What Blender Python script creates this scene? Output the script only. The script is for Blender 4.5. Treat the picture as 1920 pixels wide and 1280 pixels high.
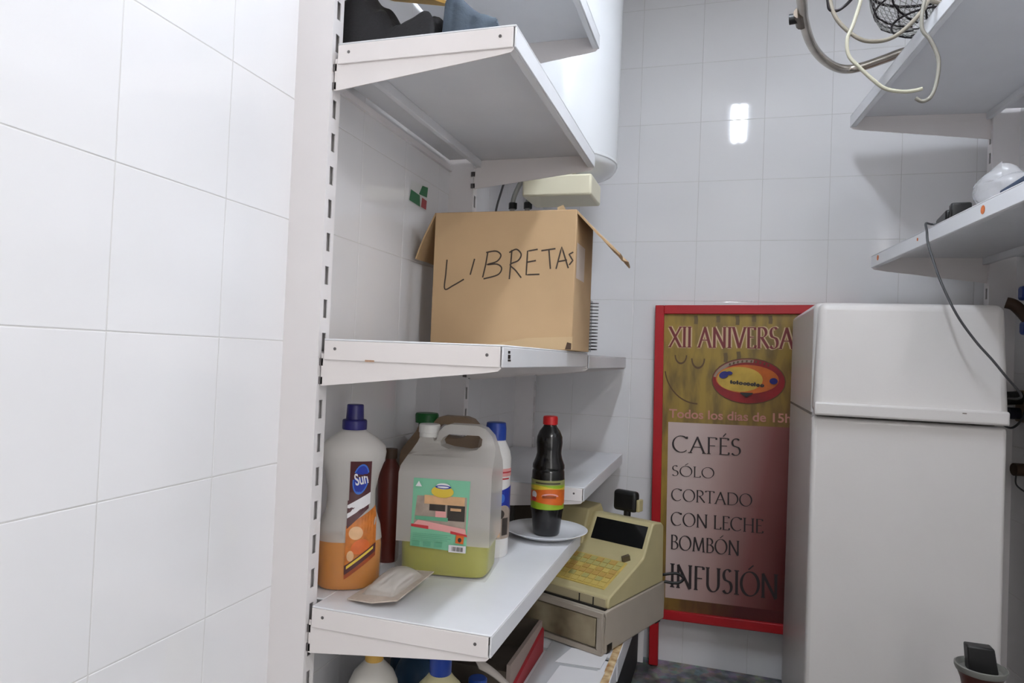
import bpy, bmesh, math, random
from mathutils import Vector, Matrix, noise
from mathutils.geometry import tessellate_polygon

random.seed(7)
for o in list(bpy.data.objects):
    bpy.data.objects.remove(o, do_unlink=True)
SC = bpy.context.scene
COL = SC.collection
H = 0.985            # camera height above the floor; builders below use heights measured from the camera

# ---------------------------------------------------------------- camera
cam = bpy.data.cameras.new('camera')
cam.sensor_fit = 'HORIZONTAL'
cam.sensor_width = 36.0
cam.lens = 1287.4 / 1920 * 36.0
cam.clip_start = 0.02
camo = bpy.data.objects.new('camera', cam)
COL.objects.link(camo)
camo.matrix_world = Matrix(((0.954978, -0.032609, 0.294878, 0), (0.29386, -0.032651, -0.955291, 0),
                            (0.040779, 0.998935, -0.021598, H), (0, 0, 0, 1)))
SC.camera = camo

# ---------------------------------------------------------------- world (bright neighbouring room seen through the doorway in the right wall), exposure
WORLD_STRENGTH = 3.0
TUBE_STRENGTH = 108.0
TUBE2_STRENGTH = 100.0
world = bpy.data.worlds.new('world')
SC.world = world
world.use_nodes = True
bg = world.node_tree.nodes['Background']
bg.inputs[0].default_value = (1.0, 0.985, 0.975, 1)
bg.inputs[1].default_value = WORLD_STRENGTH
dl_ = bpy.data.lights.new('doorway_portal', 'AREA')        # tells the renderer where the daylight enters
dl_.shape = 'RECTANGLE'
dl_.size, dl_.size_y = 2.0, 1.2
dl_.cycles.is_portal = True
dlo = bpy.data.objects.new('doorway_portal', dl_)
COL.objects.link(dlo)
dlo.location = (1.075, -0.85, 1.0)
dlo.rotation_euler = (0, math.radians(90), math.radians(5.2))
dlo.rotation_euler = Matrix(((0, -0.0917, 0.9958), (0, 0.9958, 0.0917), (-1, 0, 0))).to_euler()
SC.view_settings.view_transform = 'Standard'
SC.view_settings.look = 'None'
SC.view_settings.gamma = 1.0
SC.view_settings.exposure = 0.08
SC.view_settings.use_curve_mapping = False

# ---------------------------------------------------------------- materials
def lin(c):
    out = []
    for v in c[:3]:
        v = v / 255.0
        out.append(v / 12.92 if v <= 0.04045 else ((v + 0.055) / 1.055) ** 2.4)
    return (*out, 1.0)

MATS = {}
def mat(name, rgb, rough=0.5, metal=0.0, spec=0.5, var=0.0, vscale=8.0, bump=0.0, bscale=60.0, emit=None, alpha=1.0, trans=0.0, rgb2=None, detail=3.0, coat=0.0):
    """plain procedural material: base colour with noise variation, fine relief"""
    if name in MATS:
        return MATS[name]
    m = bpy.data.materials.new(name)
    m.use_nodes = True
    nt = m.node_tree
    b = nt.nodes['Principled BSDF']
    b.inputs['Base Color'].default_value = lin(rgb)
    b.inputs['Roughness'].default_value = rough
    b.inputs['Metallic'].default_value = metal
    b.inputs['Specular IOR Level'].default_value = spec
    b.inputs['Coat Weight'].default_value = coat
    b.inputs['Transmission Weight'].default_value = trans
    if emit:
        b.inputs['Emission Color'].default_value = lin(rgb)
        b.inputs['Emission Strength'].default_value = emit
    if var > 0 or bump > 0:
        tc = nt.nodes.new('ShaderNodeTexCoord')
    if var > 0:
        n = nt.nodes.new('ShaderNodeTexNoise')
        n.inputs['Scale'].default_value = vscale
        n.inputs['Detail'].default_value = detail
        nt.links.new(tc.outputs['Object'], n.inputs['Vector'])
        r = nt.nodes.new('ShaderNodeValToRGB')
        r.color_ramp.elements[0].position = 0.3
        r.color_ramp.elements[1].position = 0.7
        c = lin(rgb)
        if rgb2:
            r.color_ramp.elements[0].color = lin(rgb2)
        else:
            r.color_ramp.elements[0].color = (c[0] * (1 - var), c[1] * (1 - var), c[2] * (1 - var), 1)
        r.color_ramp.elements[1].color = c
        nt.links.new(n.outputs['Fac'], r.inputs['Fac'])
        nt.links.new(r.outputs['Color'], b.inputs['Base Color'])
    if bump > 0:
        n2 = nt.nodes.new('ShaderNodeTexNoise')
        n2.inputs['Scale'].default_value = bscale
        nt.links.new(tc.outputs['Object'], n2.inputs['Vector'])
        bp = nt.nodes.new('ShaderNodeBump')
        bp.inputs['Strength'].default_value = bump
        bp.inputs['Distance'].default_value = 0.002
        nt.links.new(n2.outputs['Fac'], bp.inputs['Height'])
        nt.links.new(bp.outputs['Normal'], b.inputs['Normal'])
    if alpha < 1:
        tr = nt.nodes.new('ShaderNodeBsdfTransparent')
        mx = nt.nodes.new('ShaderNodeMixShader')
        mx.inputs[0].default_value = alpha
        nt.links.new(tr.outputs[0], mx.inputs[1])
        nt.links.new(b.outputs[0], mx.inputs[2])
        nt.links.new(mx.outputs[0], nt.nodes['Material Output'].inputs[0])
    MATS[name] = m
    return m

TILE = mat('glazed_white_tile', (236, 235, 236), 0.05, spec=0.5, var=0.02, vscale=3)
GROUT = mat('grey_grout', (216, 214, 212), 0.9, var=0.08, vscale=30)
PLASTER = mat('white_plaster', (204, 202, 198), 0.9, var=0.03, bump=0.1)
WMETAL = mat('white_enamelled_steel', (240, 234, 232), 0.38, var=0.04, vscale=6)
WMETAL2 = mat('cool_white_enamelled_steel', (232, 233, 236), 0.34, var=0.05, vscale=9)
POSTM = mat('white_upright_steel', (240, 236, 236), 0.45, var=0.03)
DARKGAP = mat('dark_steel_and_slot_shade', (40, 42, 47), 0.7, var=0.2)  # kick plate steel, also the dark tone standing in for slot shade
RIVET = mat('rivet_steel', (110, 106, 106), 0.4, metal=0.6)
RUST = mat('rust_stain', (196, 158, 130), 0.8, var=0.3, vscale=60)
CARD = mat('corrugated_cardboard', (192, 161, 122), 0.85, var=0.08, vscale=9, bump=0.15, bscale=35)
CARD_IN = mat('cardboard_inside', (140, 105, 70), 0.9, var=0.15)
TAPE = mat('packing_tape', (196, 168, 128), 0.35, var=0.06)
MARKER = mat('black_marker_ink', (62, 50, 40), 0.7)
BLACK = mat('black_plastic', (10, 10, 11), 0.45, var=0.1)
BLACKGLASS = mat('black_bottle_plastic', (14, 12, 12), 0.16, spec=0.6)
RED = mat('red_cap_plastic', (200, 24, 26), 0.35, var=0.05)
REDPAINT = mat('red_painted_wood', (176, 14, 26), 0.45, var=0.15, vscale=6)
BLUECAP = mat('navy_cap_plastic', (38, 34, 104), 0.35, var=0.05)
BLUECAP2 = mat('royal_blue_cap_plastic', (24, 60, 150), 0.35, var=0.05)
GREENCAP = mat('green_cap_plastic', (14, 100, 40), 0.4, var=0.05)
WHITEPL = mat('white_plastic', (232, 230, 226), 0.35, var=0.03)
CREAMPL = mat('cream_plastic', (228, 222, 196), 0.4, var=0.05)
HDPE = mat('milky_plastic', (226, 222, 216), 0.4, var=0.03, alpha=0.52)
HDPE_WET = mat('milky_plastic_wetted', (226, 222, 216), 0.4, alpha=0.10)
HDPE_BR = mat('brown_tinted_plastic', (168, 140, 112), 0.5, var=0.1, alpha=0.75)
ORANGE_LIQ = mat('orange_liquid', (198, 122, 8), 0.3)
YELLOW_LIQ = mat('pale_yellow_liquid', (166, 164, 58), 0.3)
REGBEIGE = mat('aged_beige_plastic', (194, 182, 138), 0.5, var=0.12, vscale=12, bump=0.1, bscale=120)
REGKEYS = mat('yellowed_key_sheet', (206, 180, 96), 0.5, var=0.22, vscale=55)
REGGREY = mat('grey_beige_drawer_steel', (172, 162, 148), 0.5, var=0.1, vscale=10)
REGFRONT = mat('grimy_drawer_front', (170, 158, 130), 0.55, var=1, vscale=9, rgb2=(72, 54, 30))
CHROME = mat('worn_chrome', (190, 182, 172), 0.22, metal=1.0, var=0.35, vscale=14)
WIRE = mat('dark_wire', (52, 48, 50), 0.4, metal=0.8, var=0.3, vscale=30)
MESHW = mat('grey_mesh_wire', (150, 150, 146), 0.4, metal=0.7)
CREAMCABLE = mat('cream_cable', (184, 180, 160), 0.5, var=0.1)
GREYCABLE = mat('grey_cable', (66, 66, 68), 0.5)
FRIDGE = mat('white_fridge_enamel', (210, 206, 203), 0.33, var=0.03, bump=0.06, bscale=200)
GASKET = mat('grey_gasket', (120, 112, 104), 0.8)
PORCELAIN = mat('white_porcelain', (238, 240, 244), 0.12, coat=0.3)
JACKET = mat('dark_jacket_cloth', (26, 25, 28), 0.85, var=0.45, vscale=14, bump=0.4, bscale=220)
GREYCLOTH = mat('grey_cloth', (140, 146, 150), 0.9, var=0.2, vscale=12, bump=0.3, bscale=150)
BLUEGREY = mat('slate_blue_cloth', (62, 74, 86), 0.85, var=0.35, vscale=20, bump=0.3, bscale=150)
YELLOW = mat('yellow_paper', (224, 178, 90), 0.7, var=0.1)
PAPER = mat('white_paper', (232, 231, 232), 0.8, var=0.03)
PAPER2 = mat('grey_paper', (190, 192, 194), 0.8, var=0.06)
HEATER = mat('white_heater_enamel', (236, 238, 240), 0.22, var=0.02, vscale=2)
ORANGE_DOT = mat('orange_sticker', (236, 130, 70), 0.6, var=0.3, vscale=120)
BAG = mat('clear_bag_film', (222, 222, 224), 0.22, alpha=0.5, bump=0.6, bscale=50)
BLUEPL = mat('blue_plastic', (20, 60, 140), 0.4, var=0.2)
TEAL = mat('dark_teal_plastic', (16, 62, 96), 0.45, var=0.3, vscale=20)
BROWN = mat('dark_brown_wood', (74, 52, 36), 0.6, var=0.3, vscale=20)
TAN = mat('tan_plastic', (130, 106, 78), 0.6, var=0.2)
GREYRIM = mat('grey_rim_metal', (128, 128, 122), 0.45, metal=0.3, var=0.2)
REDBROWN = mat('red_brown_plastic', (92, 28, 16), 0.4, var=0.15)
PALEYEL = mat('pale_yellow_plastic', (214, 206, 162), 0.45, var=0.05)
PEBBLE = mat('pebble_patterned_paper', (226, 206, 164), 0.7, var=1, vscale=45, rgb2=(160, 112, 60), detail=1.0)
EMIT = mat('fluorescent_glow', (236, 244, 255), 0.5, emit=TUBE_STRENGTH)
EMIT2 = mat('fluorescent_glow_warmer', (248, 247, 250), 0.5, emit=TUBE2_STRENGTH)
FIXTURE = mat('white_lamp_steel', (236, 236, 236), 0.4, var=0.02)

def terrazzo():
    m = bpy.data.materials.new('grey_terrazzo_floor')
    m.use_nodes = True
    nt = m.node_tree
    b = nt.nodes['Principled BSDF']
    tc = nt.nodes.new('ShaderNodeTexCoord')
    v = nt.nodes.new('ShaderNodeTexVoronoi')
    v.inputs['Scale'].default_value = 42
    n = nt.nodes.new('ShaderNodeTexNoise')
    n.inputs['Scale'].default_value = 16
    n.inputs['Detail'].default_value = 5
    nt.links.new(tc.outputs['Object'], v.inputs['Vector'])
    nt.links.new(tc.outputs['Object'], n.inputs['Vector'])
    r = nt.nodes.new('ShaderNodeValToRGB')
    e = r.color_ramp.elements
    e[0].position = 0.38
    e[0].color = lin((58, 64, 70))
    e[1].position = 0.62
    e[1].color = lin((150, 150, 148))
    nt.links.new(n.outputs['Fac'], r.inputs['Fac'])
    mx = nt.nodes.new('ShaderNodeMixRGB')
    mx.blend_type = 'MULTIPLY'
    mx.inputs[0].default_value = 0.45
    nt.links.new(r.outputs['Color'], mx.inputs[1])
    nt.links.new(v.outputs['Color'], mx.inputs[2])
    nt.links.new(mx.outputs[0], b.inputs['Base Color'])
    b.inputs['Roughness'].default_value = 0.35
    return m
TERRAZZO = terrazzo()

# ---------------------------------------------------------------- mesh helpers
ORIG = {}                       # object name -> origin (camera-relative) that its children subtract

class MB:
    """collects faces in camera-relative coordinates; build() links them as one mesh object"""
    def __init__(self, xf=None):
        self.v, self.f, self.m, self.xf = [], [], [], xf
    def add(self, verts, faces, mi=0):
        n = len(self.v)
        for p in verts:
            self.v.append(Vector(self.xf(p)) if self.xf else Vector(p))
        for f in faces:
            self.f.append([i + n for i in f])
            self.m.append(mi)
        return self
    def box(self, x0, x1, y0, y1, z0, z1, mi=0):
        return self.add([(x0, y0, z0), (x1, y0, z0), (x1, y1, z0), (x0, y1, z0), (x0, y0, z1), (x1, y0, z1), (x1, y1, z1), (x0, y1, z1)],
                        [(3, 2, 1, 0), (4, 5, 6, 7), (0, 1, 5, 4), (1, 2, 6, 5), (2, 3, 7, 6), (3, 0, 4, 7)], mi)
    def hexa(self, pts, mi=0):
        return self.add(pts, [(3, 2, 1, 0), (4, 5, 6, 7), (0, 1, 5, 4), (1, 2, 6, 5), (2, 3, 7, 6), (3, 0, 4, 7)], mi)
    def prism_y(self, outline, y0, y1, mi=0):
        n = len(outline)
        vs = [(x, y0, z) for x, z in outline] + [(x, y1, z) for x, z in outline]
        fs = [tuple(range(n)), tuple(range(2 * n - 1, n - 1, -1))]
        for i in range(n):
            j = (i + 1) % n
            fs.append((i, i + n, j + n, j))
        return self.add(vs, fs, mi)
    def prism_z(self, outline, z0, z1, mi=0):
        n = len(outline)
        vs = [(x, y, z0) for x, y in outline] + [(x, y, z1) for x, y in outline]
        fs = [tuple(range(n - 1, -1, -1)), tuple(range(n, 2 * n))]
        for i in range(n):
            j = (i + 1) % n
            fs.append((i, j, j + n, i + n))
        return self.add(vs, fs, mi)
    def lathe(self, prof, cx, cy, seg=28, sx=1.0, sy=1.0, rz=0.0, mi=0, power=2.0, cap=True):
        """prof: (radius, z) from bottom to top; elliptical or squarish when sx/sy/power are given"""
        vs, fs = [], []
        c, s = math.cos(rz), math.sin(rz)
        for r, z in prof:
            for k in range(seg):
                a = 2 * math.pi * k / seg
                ca, sa = math.cos(a), math.sin(a)
                ex = math.copysign(abs(ca) ** (2 / power), ca) * r * sx
                ey = math.copysign(abs(sa) ** (2 / power), sa) * r * sy
                vs.append((cx + ex * c - ey * s, cy + ex * s + ey * c, z))
        for i in range(len(prof) - 1):
            for k in range(seg):
                k2 = (k + 1) % seg
                fs.append((i * seg + k, i * seg + k2, (i + 1) * seg + k2, (i + 1) * seg + k))
        if cap:
            fs.append(tuple(range(seg - 1, -1, -1)))
            fs.append(tuple((len(prof) - 1) * seg + k for k in range(seg)))
        return self.add(vs, fs, mi)
    def tube(self, pts, r, seg=8, sub=6, mi=0, closed=False):
        P = [Vector(p) for p in pts]
        if sub > 1 and len(P) > 2:
            Q = []
            n = len(P)
            rng = n if closed else n - 1
            for i in range(rng):
                if closed:
                    p0, p1, p2, p3 = P[(i - 1) % n], P[i], P[(i + 1) % n], P[(i + 2) % n]
                else:
                    p0, p1, p2, p3 = P[max(i - 1, 0)], P[i], P[i + 1], P[min(i + 2, n - 1)]
                for k in range(sub):
                    t = k / sub
                    Q.append(0.5 * ((2 * p1) + (-p0 + p2) * t + (2 * p0 - 5 * p1 + 4 * p2 - p3) * t * t + (-p0 + 3 * p1 - 3 * p2 + p3) * t ** 3))
            if not closed:
                Q.append(P[-1])
            P = Q
        n = len(P)
        vs, fs = [], []
        ref = None
        for i in range(n):
            if closed:
                d = (P[(i + 1) % n] - P[i - 1]).normalized()
            else:
                d = (P[min(i + 1, n - 1)] - P[max(i - 1, 0)]).normalized()
            if ref is None:
                ref = Vector((0, 0, 1)) if abs(d.z) < 0.9 else Vector((1, 0, 0))
            a = (ref - d * ref.dot(d)).normalized()
            ref = a
            b = d.cross(a)
            for k in range(seg):
                t = 2 * math.pi * k / seg
                vs.append(P[i] + r * (math.cos(t) * a + math.sin(t) * b))
        for i in range(n if closed else n - 1):
            j = (i + 1) % n
            for k in range(seg):
                k2 = (k + 1) % seg
                fs.append((i * seg + k, i * seg + k2, j * seg + k2, j * seg + k))
        if not closed:
            fs.append(tuple(range(seg - 1, -1, -1)))
            fs.append(tuple((n - 1) * seg + k for k in range(seg)))
        return self.add(vs, fs, mi)
    def grid(self, fn, nu, nv, mi=0, closed_u=False):
        vs = [fn(i / nu, j / nv) for j in range(nv + 1) for i in range(nu + 1)]
        fs = []
        for j in range(nv):
            for i in range(nu):
                a = j * (nu + 1) + i
                fs.append((a, a + 1, a + nu + 2, a + nu + 1))
        return self.add(vs, fs, mi)
    def build(self, name, mats, parent=None, smooth=None, bevel=0.0, bseg=2, solid=0.0):
        me = bpy.data.meshes.new(name)
        og = ORIG.get(parent.name, Vector((0, 0, 0))) if parent else Vector((0, 0, -H))
        me.from_pydata([v - og for v in self.v], [], self.f)
        if not isinstance(mats, (list, tuple)):
            mats = [mats]
        for m in mats:
            me.materials.append(m)
        if len(mats) > 1:
            for p, i in zip(me.polygons, self.m):
                p.material_index = i
        bm = bmesh.new()
        bm.from_mesh(me)
        bmesh.ops.remove_doubles(bm, verts=bm.verts, dist=1e-6)
        if solid == 0.0:
            bmesh.ops.recalc_face_normals(bm, faces=bm.faces)
        bm.to_mesh(me)
        bm.free()
        o = bpy.data.objects.new(name, me)
        COL.objects.link(o)
        if parent:
            o.parent = parent
            ORIG[o.name] = og
        if smooth is not None:
            for p in me.polygons:
                p.use_smooth = True
            me.set_sharp_from_angle(angle=math.radians(smooth))
        if solid:
            md = o.modifiers.new('solidify', 'SOLIDIFY')
            md.thickness = solid
            md.offset = 0
        if bevel:
            md = o.modifiers.new('bevel', 'BEVEL')
            md.width = bevel
            md.segments = bseg
            md.limit_method = 'ANGLE'
            md.angle_limit = math.radians(40)
            for p in me.polygons:
                p.use_smooth = True
            me.set_sharp_from_angle(angle=math.radians(40))
        return o

def tag(o, label=None, cat=None, group=None, kind=None):
    if label: o['label'] = label
    if cat: o['category'] = cat
    if group: o['group'] = group
    if kind: o['kind'] = kind
    return o

def thing(name, label, cat, loc, group=None):
    """an Empty at the base of a thing (camera-relative location)"""
    o = bpy.data.objects.new(name, None)
    o.empty_display_size = 0.02
    COL.objects.link(o)
    o.location = (loc[0], loc[1], loc[2] + H)
    ORIG[o.name] = Vector(loc)
    return tag(o, label, cat, group)

def single(mb, name, mats, loc, label, cat, group=None, **kw):
    """a thing that is one mesh, origin at its base"""
    t = bpy.data.objects.new('tmp', None)
    ORIG['tmp'] = Vector(loc)
    o = mb.build(name, mats, None, **kw)
    d = Vector((loc[0], loc[1], loc[2] + H))
    for v in o.data.vertices:
        v.co -= d
    o.location = d
    bpy.data.objects.remove(t)
    return tag(o, label, cat, group)

def rotxf(cx, cy, a):
    c, s = math.cos(a), math.sin(a)
    return lambda p: (cx + p[0] * c - p[1] * s, cy + p[0] * s + p[1] * c, p[2])

# text -> flat triangles (built-in font)
def text_tris(s, size=1.0, bold=0.0):
    cu = bpy.data.curves.new('t', 'FONT')
    cu.body = s
    cu.size = size
    cu.offset = bold
    ob = bpy.data.objects.new('t', cu)
    COL.objects.link(ob)
    dg = bpy.context.evaluated_depsgraph_get()
    me = bpy.data.meshes.new_from_object(ob.evaluated_get(dg))
    vs = [(v.co.x, v.co.y) for v in me.vertices]
    fs = [tuple(p.vertices) for p in me.polygons]
    bpy.data.objects.remove(ob)
    bpy.data.curves.remove(cu)
    bpy.data.meshes.remove(me)
    return vs, fs

def fit_text(s, u0, u1, v0, v1, bold=0.0):
    vs, fs = text_tris(s, 1.0, bold)
    xs = [p[0] for p in vs]; ys = [p[1] for p in vs]
    sx = (u1 - u0) / (max(xs) - min(xs)); sy = (v1 - v0) / (max(ys) - min(ys))
    return [(u0 + (x - min(xs)) * sx, v0 + (y - min(ys)) * sy) for x, y in vs], fs

class Decal:
    """layers of flat print mapped onto a surface: mapper(u, v, offset) -> point"""
    def __init__(self, mapper, step=0.00025, start=0.0004):
        self.mb, self.map, self.off, self.step = MB(), mapper, start, step
        self.mats = []
    def _mi(self, m):
        if m not in self.mats:
            self.mats.append(m)
        return self.mats.index(m)
    def up(self):
        self.off += self.step
    def raw(self, vs, fs, m):
        self.mb.add([self.map(u, v, self.off) for u, v in vs], fs, self._mi(m))
        self.up()
    def rect(self, u0, u1, v0, v1, m, n=10, vt=None, vb=None):
        vs, fs = [], []
        for j in range(5):
            for i in range(n + 1):
                u = u0 + (u1 - u0) * i / n
                b = vb(u) if vb else v0
                t = vt(u) if vt else v1
                vs.append((u, b + (t - b) * j / 4))
        for j in range(4):
            for i in range(n):
                a = j * (n + 1) + i
                fs.append((a, a + 1, a + n + 2, a + n + 1))
        self.raw(vs, fs, m)
    def ellipse(self, cu, cv, ru, rv, m, rot=0.0, n=28, a0=0.0, a1=2 * math.pi, inner=0.0):
        vs, fs = [], []
        c, s = math.cos(rot), math.sin(rot)
        R = 4
        for j in range(R + 1):
            q = inner + (1 - inner) * j / R
            for i in range(n + 1):
                a = a0 + (a1 - a0) * i / n
                x, y = ru * q * math.cos(a), rv * q * math.sin(a)
                vs.append((cu + x * c - y * s, cv + x * s + y * c))
        for j in range(R):
            for i in range(n):
                a = j * (n + 1) + i
                fs.append((a, a + 1, a + n + 2, a + n + 1))
        self.raw(vs, fs, m)
    def text(self, s, u0, u1, v0, v1, m, rot=0.0, bold=0.0):
        vs, fs = fit_text(s, u0, u1, v0, v1, bold)
        if rot:
            cu, cv = (u0 + u1) / 2, (v0 + v1) / 2
            c, q = math.cos(rot), math.sin(rot)
            vs = [(cu + (x - cu) * c - (y - cv) * q, cv + (x - cu) * q + (y - cv) * c) for x, y in vs]
        self.raw(vs, fs, m)
    def stroke(self, pts, w, m, pen=None, thin=0.3):
        """a ribbon along points; with a pen angle the width follows the direction like broad-nib lettering"""
        P = [Vector(p) for p in pts]
        n = len(P)
        vs, fs = [], []
        for i in range(n):
            d = (P[min(i + 1, n - 1)] - P[max(i - 1, 0)])
            if d.length < 1e-9: d = Vector((1, 0))
            d.normalize()
            ww = w
            if pen is not None:
                ww = w * max(thin, abs(d.x * math.sin(pen) - d.y * math.cos(pen)))
            nrm = Vector((-d.y, d.x)) * ww / 2
            vs += [tuple(P[i] + nrm), tuple(P[i] - nrm)]
        for i in range(n - 1):
            fs.append((2 * i, 2 * i + 1, 2 * i + 3, 2 * i + 2))
        self.mb.add([self.map(u, v, self.off) for u, v in vs], fs, self._mi(m))
    def build(self, name, parent):
        return self.mb.build(name, self.mats, parent, solid=1e-5) if False else self._b(name, parent)
    def _b(self, name, parent):
        me_o = self.mb.build(name, self.mats if len(self.mats) > 1 else self.mats[0], parent)
        return me_o

# Roman capitals as strokes (unit height)
def arc(cx, cy, rx, ry, a0, a1, n=14):
    return [(cx + rx * math.cos(math.radians(a0 + (a1 - a0) * i / n)), cy + ry * math.sin(math.radians(a0 + (a1 - a0) * i / n))) for i in range(n + 1)]
def _sf(x, y, w=0.2):
    return [(x - w / 2, y), (x + w / 2, y)]
GLY = {
    'A': (0.82, [[(0.05, 0), (0.42, 1)], [(0.40, 1), (0.76, 0)], [(0.17, 0.36), (0.62, 0.36)], _sf(0.05, 0), _sf(0.76, 0)]),
    'B': (0.62, [[(0.12, 0), (0.12, 1)], [(0.05, 1)] + arc(0.26, 0.77, 0.24, 0.23, 90, -90) + [(0.12, 0.54)], [(0.12, 0.54)] + arc(0.28, 0.27, 0.29, 0.27, 90, -90) + [(0.05, 0)]]),
    'C': (0.84, [arc(0.46, 0.5, 0.42, 0.51, 45, 315, 22), [(0.77, 0.84), (0.77, 0.98)]]),
    'D': (0.88, [[(0.12, 0), (0.12, 1)], [(0.05, 1)] + arc(0.36, 0.5, 0.46, 0.5, 90, -90, 20) + [(0.05, 0)]]),
    'E': (0.56, [[(0.12, 0), (0.12, 1)], [(0.05, 1), (0.5, 1)], [(0.12, 0.53), (0.44, 0.53)], [(0.05, 0), (0.52, 0)], [(0.5, 1), (0.5, 0.88)], [(0.52, 0), (0.54, 0.14)]]),
    'F': (0.54, [[(0.12, 0), (0.12, 1)], [(0.05, 1), (0.5, 1)], [(0.12, 0.5), (0.44, 0.5)], [(0.5, 1), (0.5, 0.88)], _sf(0.12, 0)]),
    'H': (0.82, [[(0.12, 0), (0.12, 1)], [(0.70, 0), (0.70, 1)], [(0.12, 0.52), (0.70, 0.52)], _sf(0.12, 0), _sf(0.12, 1), _sf(0.70, 0), _sf(0.70, 1)]),
    'I': (0.26, [[(0.13, 0), (0.13, 1)], _sf(0.13, 0, 0.24), _sf(0.13, 1, 0.24)]),
    'L': (0.56, [[(0.12, 0), (0.12, 1)], [(0.05, 0), (0.52, 0)], [(0.52, 0), (0.55, 0.15)], _sf(0.12, 1)]),
    'M': (1.0, [[(0.12, 0), (0.2, 1)], [(0.2, 1), (0.52, 0.05)], [(0.52, 0.05), (0.82, 1)], [(0.82, 1), (0.9, 0)], _sf(0.12, 0), _sf(0.9, 0)]),
    'N': (0.86, [[(0.12, 0), (0.12, 1)], [(0.10, 1), (0.74, -0.02)], [(0.74, 0), (0.74, 1)], _sf(0.12, 0), _sf(0.74, 1)]),
    'O': (0.94, [arc(0.47, 0.5, 0.43, 0.51, 90, 450, 30)]),
    'R': (0.68, [[(0.12, 0), (0.12, 1)], [(0.05, 1)] + arc(0.28, 0.76, 0.26, 0.24, 90, -90) + [(0.12, 0.52)], [(0.28, 0.52), (0.68, 0)], _sf(0.12, 0)]),
    'S': (0.54, [arc(0.27, 0.76, 0.19, 0.25, 40, 235, 12) + arc(0.25, 0.26, 0.22, 0.27, 55, -145, 14)]),
    'T': (0.66, [[(0.33, 0), (0.33, 1)], [(0.02, 1), (0.64, 1)], [(0.02, 1), (0.02, 0.88)], [(0.64, 1), (0.64, 0.88)], _sf(0.33, 0)]),
    'U': (0.80, [[(0.12, 1), (0.12, 0.35)] + arc(0.40, 0.32, 0.28, 0.33, 180, 360, 14) + [(0.68, 1)], _sf(0.12, 1), _sf(0.68, 1)]),
    'V': (0.78, [[(0.04, 1), (0.40, 0)], [(0.40, 0), (0.74, 1)], _sf(0.04, 1), _sf(0.74, 1)]),
    'X': (0.78, [[(0.05, 1), (0.72, 0)], [(0.05, 0), (0.72, 1)], _sf(0.05, 0), _sf(0.72, 0), _sf(0.05, 1), _sf(0.72, 1)]),
    ' ': (0.30, []),
}
def roman(dec, s, u0, u1, v0, v1, m, w=0.13, keep=False):
    """writes s between u0..u1 with capital height v0..v1"""
    items, x = [], 0.0
    for ch in s:
        base = {'É': 'E', 'Ó': 'O'}.get(ch, ch)
        wd, st = GLY[base]
        st = list(st)
        if ch in 'ÉÓ':
            st.append([(wd * 0.42, 1.10), (wd * 0.68, 1.30)])
        items.append((x, st))
        x += wd + 0.06
    sx = (u1 - u0) / (x - 0.06)
    sy = v1 - v0
    for x0, st in items:
        for k, line in enumerate(st):
            pts = []
            for i in range(len(line) - 1):
                for t in range(3):
                    a, b = line[i], line[i + 1]
                    pts.append((a[0] + (b[0] - a[0]) * t / 3, a[1] + (b[1] - a[1]) * t / 3))
            pts.append(line[-1])
            dec.off += 0.000004
            dec.stroke([(u0 + (x0 + p[0]) * sx, v0 + p[1] * sy) for p in pts], w * sy, m, pen=math.radians(18), thin=0.38)
    dec.up()

# ================================================================= THE SETTING
CEIL = 1.31
XL, YB = -0.692, 2.355
YR = -1.7
def wallR(y, off=0.0):           # right wall leans in towards the back
    return 0.767 - 0.0917 * (y - 2.22) + off

floor = MB().box(-0.80, 1.30, YR - 0.05, YB + 0.05, -H - 0.06, -H).build('floor', TERRAZZO)
tag(floor, 'grey speckled terrazzo floor', None, kind='structure')
ceiling = MB().box(-0.80, 1.30, YR - 0.05, YB + 0.05, CEIL, CEIL + 0.05).build('ceiling', PLASTER)
tag(ceiling, 'white plaster ceiling', None, kind='structure')

def tile_mesh(w, h):
    """one glazed tile in its own plane: x width, z height, front face at y = 0"""
    bm = bmesh.new()
    bmesh.ops.create_cube(bm, size=1.0)
    for v in bm.verts:
        v.co = Vector((v.co.x * w, (v.co.y + 0.5) * 0.006, v.co.z * h))
    es = [e for e in bm.edges if all(abs(v.co.y) < 1e-6 for v in e.verts)]
    bmesh.ops.bevel(bm, geom=es, offset=0.0010, segments=2, profile=0.6, affect='EDGES')
    me = bpy.data.meshes.new('tile')
    bm.to_mesh(me)
    bm.free()
    me.materials.append(TILE)
    return me

def tile_wall(wall, u_edges, z_edges, place, w, h, gap=0.0012):
    me = tile_mesh(w - gap, h - gap)
    for i in range(len(u_edges) - 1):
        for j in range(len(z_edges) - 1):
            du, dz = u_edges[i + 1] - u_edges[i], z_edges[j + 1] - z_edges[j]
            if du < 0.01 or dz < 0.01:
                continue
            t = bpy.data.objects.new('tile', me)
            COL.objects.link(t)
            t.parent = wall
            (x, y), rz = place((u_edges[i] + u_edges[i + 1]) / 2)
            j1, j2 = random.uniform(-0.0003, 0.0003), random.uniform(-0.0016, 0.0016)
            t.location = (x, y, (z_edges[j] + z_edges[j + 1]) / 2 + H)
            t.rotation_euler = (random.uniform(-0.0010, 0.0010), 0, rz + j2 * 0.6)
            t.scale = ((du - gap) / (w - gap), 1, (dz - gap) / (h - gap))

def edges(first, step, lo, hi):
    k = math.ceil((lo - first) / step)
    out = [lo]
    while first + k * step < hi - 1e-6:
        if first + k * step > lo + 0.012:
            out.append(first + k * step)
        k += 1
    out.append(hi)
    return out

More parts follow.
